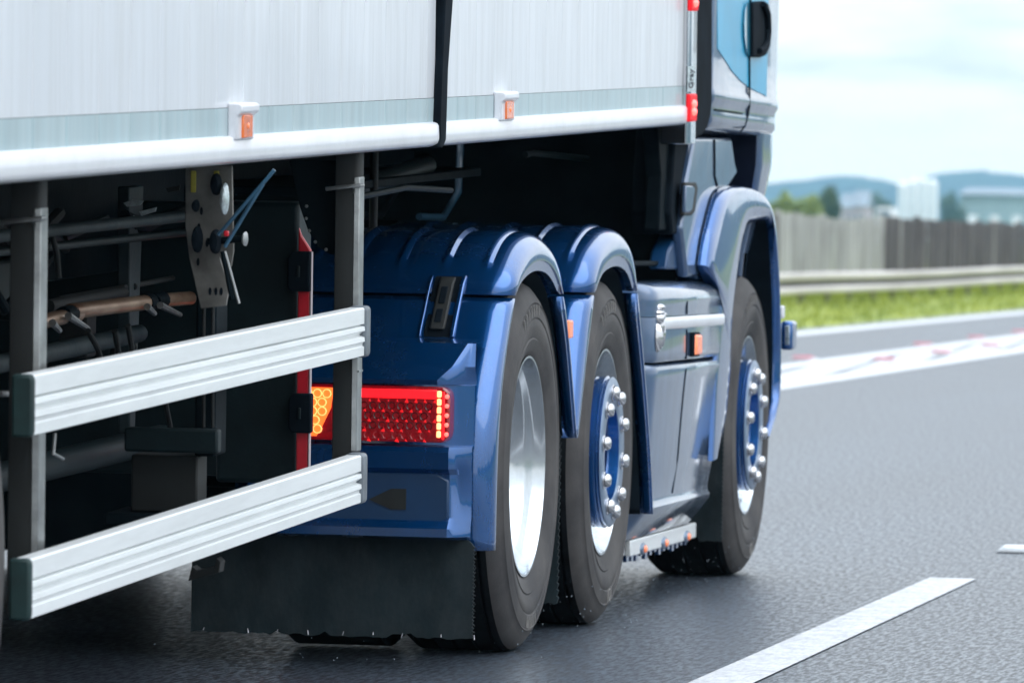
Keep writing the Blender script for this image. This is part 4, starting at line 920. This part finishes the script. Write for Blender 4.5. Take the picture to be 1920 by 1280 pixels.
q = MT(); a1 = TV(395, 452, 14.47); b1_ = TV(462, 447, 14.47); q.tube([a1, b1_], .008, 10); q.build('spindle', 'dark', TL)
for (p1_, p2_, r_, m_) in (((416, 440), (522, 318), .0045, 'bluehose'), ((428, 462), (500, 345), .0045, 'bluehose'), ((428, 470), (454, 568), .0035, 'steel'), ((424, 470), (441, 560), .006, 'dark')):
    q = MT(); q.tube([TV(*p1_, 14.43), TV(*p2_, 14.43)], r_, 8); q.build('crank_arm', m_, TL)
x_, z_ = TY(431, 437, 14.42); q = MT(); q.box((x_-.005, 14.415, z_-.006), (x_+.005, 14.43, z_+.006)); q.build('red_tag', 'red', TL, True, .002)
for px in (370, 413):
    x_, z_ = TY(px, 340, 14.49); q = MT(); q.box((x_-.006, 14.488, z_-.024), (x_+.006, 14.494, z_+.024)); q.build('yellow_tag', 'yellow', TL, True, .002)
for xl in (None, 1):
    c_ = MT if xl is None else MTM
    a1 = TY(385, 800, 14.62); b1_ = TY(440, 800, 14.62); zf = TY(300, 960, 14.62)[1]; zm = TY(300, 852, 14.62)[1]
    g = c_(); g.box((a1[0]-.02, 14.62, zm), (b1_[0]-.04, 14.74, zb)); g.build('landing_leg', 'dark', TL, True, .006)
    a2 = TY(245, 800, 14.60)[0]; b2 = TY(370, 800, 14.60)[0]
    g = c_(); g.box((a2, 14.63, zf), (b2, 14.73, zm)); g.build('inner_leg', 'dpost', TL, True, .005)
    g = c_(); g.box((a2-.05, 14.58, zf-.03), (b2+.05, 14.80, zf)); g.build('foot', 'dark', TL, True, .006)
    a3 = TY(235, 800, 14.55); b3 = TY(410, 850, 14.55); g = c_(); g.box((a3[0], 14.56, b3[1]), (b3[0], 14.60, a3[1])); g.build('gear_cover', 'boxp', TL, True, .006)
for px, r_ in ((388, .004), (405, .004)):
    q = MT(); q.tube([TV(px, 575, 14.55), TV(px-2, 800, 14.55)], r_, 8); q.build('rod', 'dpost', TL)
g = MT(); a1 = TV(355, 1085, 14.45); b1_ = TV(415, 1070, 14.45)
g.prism([TY(355, 1088, 14.45), TY(413, 1072, 14.45), TY(416, 1052, 14.45), TY(408, 1044, 14.45), TY(404, 1062, 14.45), TY(372, 1068, 14.45), TY(362, 1060, 14.45)], 1, 14.45, 14.50); g.build('foot_bracket', 'dpost', TL, True, .002)
# rusty tube, couplings and grips
Xs = -.5
def TT(px, py, X=Xs):
    v = TLI @ AX(px, py, X); return (X, v.y+PIV[1], v.z+PIV[2])
g = MT(); g.tube([TT(60, 606), TT(140, 590), TT(146, 589)], .017, 14); g.build('rusty_tube', 'copper', TL)
g = MT(); g.tube([TT(132, 584), TT(272, 567)], .018, 14); g.build('rusty_tube', 'copper', TL)
g = MT(); g.tube([TT(300, 563), TT(356, 559)], .017, 14); g.build('rusty_tube', 'copper', TL)
for (a_, b_) in (((118, 592), (134, 588)), ((272, 568), (282, 566)), ((286, 566), (304, 562))):
    g = MT(); g.tube([TT(*a_), TT(*b_)], .021, 12); g.build('coupling', 'dark', TL)
for (a_, b_) in (((128, 592), (165, 616)), ((300, 572), (338, 590)), ((98, 605), (112, 620)), ((276, 575), (290, 588))):
    g = MT(); g.tube([TT(*a_, Xs+.03), TT(*b_, Xs+.03)], [.009, .006], 8); g.build('grip', 'steel', TL)
g = MT(); g.tube([TT(90, 574, -.6), TT(230, 548, -.6)], .016, 10); g.build('air_pipe', 'dpost', TL)
g = MT(); g.box((-.75, 14.0, 1.02), (-.62, 14.9, 1.12)); g.build('valve_box', 'boxp', TL, True, .01)
g = MT(); g.tube([TT(0, 738, -.15), TT(28, 738, -.15)], .006, 8); g.build('wire_rod', 'steel', TL)
g = MT(); g.tube([TT(103, 812, -.2), TT(100, 850, -.2), TT(118, 860, -.2)], .004, 8); g.build('hook', 'steel', TL)
# pale plates standing in for light gaps seen under the floor
for k, pts in enumerate([[(238, 380), (255, 374), (276, 376), (270, 384), (245, 387)], [(268, 396), (300, 388), (298, 396), (272, 404)], [(243, 411), (258, 403), (258, 411)], [(318, 352), (345, 346), (343, 356), (322, 361)]]):
    g = MT(); g.prism([TY(px, py, 15.2) for px, py in pts], 1, 15.2, 15.205); g.build('light_gap_plate', 'silver' if k < 3 else 'dpost', TL, False)
g = MT(); g.tube([TT(650, 360, -.6), TT(800, 310, -.6)], .03, 12); g.dome(TT(800, 312, -.6), .03, .03, 1, 1); g.build('air_cylinder', 'boxp', TL)
g = MT(); g.tube([TT(660, 372, -.35), TT(760, 352, -.35), TT(845, 357, -.35)], .009, 8); g.build('release_handle', 'boxp', TL)
g = MT(); g.tube([TT(985, 290, -.4), TT(1000, 287, -.4), TT(1165, 305, -.4), TT(1200, 312, -.4)], .010, 8); g.build('cross_tube', 'boxp', TL)
g = MT(); g.tube([TT(1100, 275, -.45), TT(1135, 262, -.45), TT(1145, 278, -.45), TT(1130, 292, -.45), TT(1105, 288, -.45)], .012, 8); g.build('coiled_hose', 'boxp', TL)
# chassis of the trailer
for x_ in (-.95, -1.65):
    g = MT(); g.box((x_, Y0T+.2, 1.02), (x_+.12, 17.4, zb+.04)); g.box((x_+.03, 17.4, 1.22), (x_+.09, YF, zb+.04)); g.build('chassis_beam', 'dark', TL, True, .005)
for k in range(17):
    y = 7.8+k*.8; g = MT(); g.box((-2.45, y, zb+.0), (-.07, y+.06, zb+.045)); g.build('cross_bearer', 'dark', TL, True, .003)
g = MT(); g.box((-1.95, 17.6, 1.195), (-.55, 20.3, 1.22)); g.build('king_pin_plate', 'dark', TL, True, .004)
g = MT(); g.box((-2.3, 15.0, .65), (-1.5, 16.4, 1.2)); g.build('dark_filler_box', 'boxp', TL, True, .02)  # added dark box, keeps the undercarriage dark
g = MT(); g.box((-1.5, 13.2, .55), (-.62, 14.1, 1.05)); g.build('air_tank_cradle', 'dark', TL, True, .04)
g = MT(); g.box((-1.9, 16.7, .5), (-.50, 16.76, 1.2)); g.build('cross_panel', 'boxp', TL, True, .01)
g = MTM(); g.box((-.14, 12.7, .42), (-.11, 17.2, 1.3)); g.build('side_panel', 'dark', TL, True, .005)  # added unseen panel, blocks light and bright road from the left
rn = random.Random(21)
for (a_, b_, r_, m_) in (((-.70, 12.6, .62), (-.70, 16.6, .60), .035, 'boxp'), ((-.60, 12.6, .88), (-.60, 15.9, .90), .022, 'dark2'), ((-.45, 13.1, 1.20), (-.45, 16.6, 1.19), .014, 'dark2'), ((-.52, 13.1, 1.16), (-.52, 16.6, 1.14), .010, 'boxp')):
    g = MT(); g.tube([a_, b_], r_, 12); g.build('frame_tube', m_, TL)
for y_ in (12.95, 13.75, 15.2, 16.2):
    g = MT(); g.prism([(y_, .60), (y_+.05, .60), (y_+.12, 1.25), (y_-.04, 1.25)], 0, -.72, -.69); hg = g.build('hanger', 'dark2', TL, True, .004)
    for z_ in (.7, .85, 1.0, 1.15):
        q = MT(); q.dome((-.69, y_+.03, z_), .009, .008, 0, 1, 8, 3); q.build('bolt', 'dpost', hg)
g = MT(); g.prism([(12.9, .40), (13.7, .40), (13.8, .62), (13.5, .70), (13.0, .70), (12.85, .55)], 0, -.66, -.40); g.build('reservoir', 'boxp', TL, True, .05, 4)
g = MT(); g.tube([(-.38, 13.0, .40), (-.38, 13.0, .71), (-.42, 13.0, .73), (-.68, 13.0, .73)], .010, 6); g.build('strap', 'dark2', TL)
g = MT(); g.tube([(-.38, 13.6, .40), (-.38, 13.6, .71), (-.42, 13.6, .73), (-.68, 13.6, .73)], .010, 6); g.build('strap', 'dark2', TL)
for k in range(9):
    y0_ = 12.9+k*.42; x_ = rn.uniform(-.78, -.45); z_ = rn.uniform(1.05, 1.22)
    g = MT(); g.tube([(x_, y0_, z_), (x_+.02, y0_+.15, z_-rn.uniform(.03, .1)), (x_-.03, y0_+.32, z_-rn.uniform(.02, .14)), (x_+.01, y0_+.6, z_)], rn.choice((.008, .011, .014)), 8); g.build('air_hose', rn.choice(('boxp', 'dpost', 'dark')), TL)
for k in range(7):
    y_ = 13.2+k*.5; x_ = -.82+rn.uniform(0, .08); z_ = rn.uniform(.72, 1.1); w_ = rn.uniform(.05, .12)
    g = MT(); g.box((x_, y_, z_), (x_+.07, y_+w_, z_+rn.uniform(.05, .14))); br = g.build('bracket', rn.choice(('dpost', 'boxp')), TL, True, .006)
    for q_ in (.25, .75):
        q = MT(); q.dome((x_+.07, y_+w_*q_, z_+.03), .007, .008, 0, 1, 8, 3); q.build('bolt', 'steel', br)
for k, (x_, y_, z_) in enumerate(((-.9, 15.3, .62),)):
    g = MT(); g.lathe([(-.09, .03), (-.085, .075), (-.01, .085), (0, .09), (.01, .085), (.06, .075), (.08, .02)], (x_, y_, z_), 24, 1, True); bc = g.build('brake_chamber', 'boxp', TL)
    q = MT(); q.tube([(x_, y_-.09, z_), (x_-.02, y_-.2, z_+.05), (x_-.1, y_-.3, z_+.3)], .008, 8); q.build('brake_hose', 'boxp', TL)
for px0, py0, px1, py1, X_ in ((95, 430, 110, 520, -.5), (215, 620, 222, 700, -.4), (240, 610, 246, 690, -.4), (300, 700, 330, 900, -.6), (165, 620, 195, 690, -.45), (110, 560, 330, 520, -.7)):
    g = MT(); g.tube([TT(px0, py0, X_), TT((px0+px1)/2+4, (py0+py1)/2, X_), TT(px1, py1, X_)], .007, 8); g.build('cable', 'dpost', TL)
g = MT(); g.lathe([(-.5, .02), (-.48, .15), (.48, .15), (.5, .02)], (-1.1, 13.7, .85), 28, 0, True); g.build('air_tank', 'dark', TL)
# trailer axles: wheels stand level with the ground at the pitched frame
for cy_ in (11.91, 10.6, 9.29):
    c_w = TLI @ Vector((-.1, cy_, .50)); yy, zz = c_w.y+PIV[1], c_w.z
    for c_ in (MT, MTM):
        x_ = -.045
        g = c_(); g.lathe([(-.01, .29), (0, .30), (-.05, .28), (-.1, .27), (-.12, .22), (-.03, .17), (-.03, .12), (.03, .11), (.04, .002)], (x_, yy, zz), 48); wh = g.build('wheel', 'steel', TL)
        g = c_(); g.cm = 0; g.lathe([(-.02, .296), (.006, .33), (.012, .40), (.006, .46), (-.03, .495)], (x_, yy, zz), 64); g.cm = 1
        g.lathe([(-.03, .495), (-.08, .50), (-.082, .488), (-.092, .488), (-.094, .50), (-.18, .5), (-.182, .488), (-.192, .488), (-.194, .5), (-.30, .498), (-.345, .46), (-.345, .3)], (x_, yy, zz), 64); g.build('tyre', ['tyre', 'rust'], wh)
    g = MT(); g.tube([(-2.3, yy, zz), (-.2, yy, zz)], .065, 12); g.build('axle', 'dark', TL)
# droplets thrown up by the tyres
rn = random.Random(77); g = MB()
for (cx_, y_, n_, sx, sy, sz) in ((-.05, 20.35, 36, .12, .5, .16), (.02, 18.9, 30, .10, .35, .10), (-.05, 21.9, 30, .12, .5, .12), (-.4, 17.2, 16, .4, .3, .06), (.02, 17.9, 12, .08, .3, .1), (-.05, 21.3, 40, .15, .8, .10)):
    for k in range(n_):
        p_ = (cx_+rn.gauss(0, sx*.6), y_+rn.uniform(-sy, sy), .015+abs(rn.gauss(0, sz*.6)))
        r_ = rn.choice((.0006, .0008, .0010, .0015)); g.lathe([(-r_*1.3, r_*.05), (-r_*.6, r_*.8), (r_*.2, r_), (r_, r_*.5), (r_*1.2, r_*.05)], p_, 6, 2)
M['water'] = mat('water_droplets', (.30, .36, .42), .2)
tag(g.build('spray', 'water'), 'water droplets thrown up around the lorry tyres', None, None, 'stuff')
# ================================================================ haze
HZ = True
if HZ:
    g = MB(); g.box((-1500, -200, -1.7), (1200, 4700, 60)); hz = g.build('haze', [], smooth=False)
    m = bpy.data.materials.new('haze'); m.use_nodes = True; t = m.node_tree; t.nodes.clear()
    o_ = t.nodes.new('ShaderNodeOutputMaterial'); v = t.nodes.new('ShaderNodeVolumePrincipled')
    v.inputs['Density'].default_value = .00017; v.inputs['Color'].default_value = (.40, .78, 1.0, 1); v.inputs['Anisotropy'].default_value = 0
    t.links.new(v.outputs[0], o_.inputs['Volume']); hz.data.materials.append(m); tag(hz, 'pale blue haze over the distance', None, None, 'stuff')
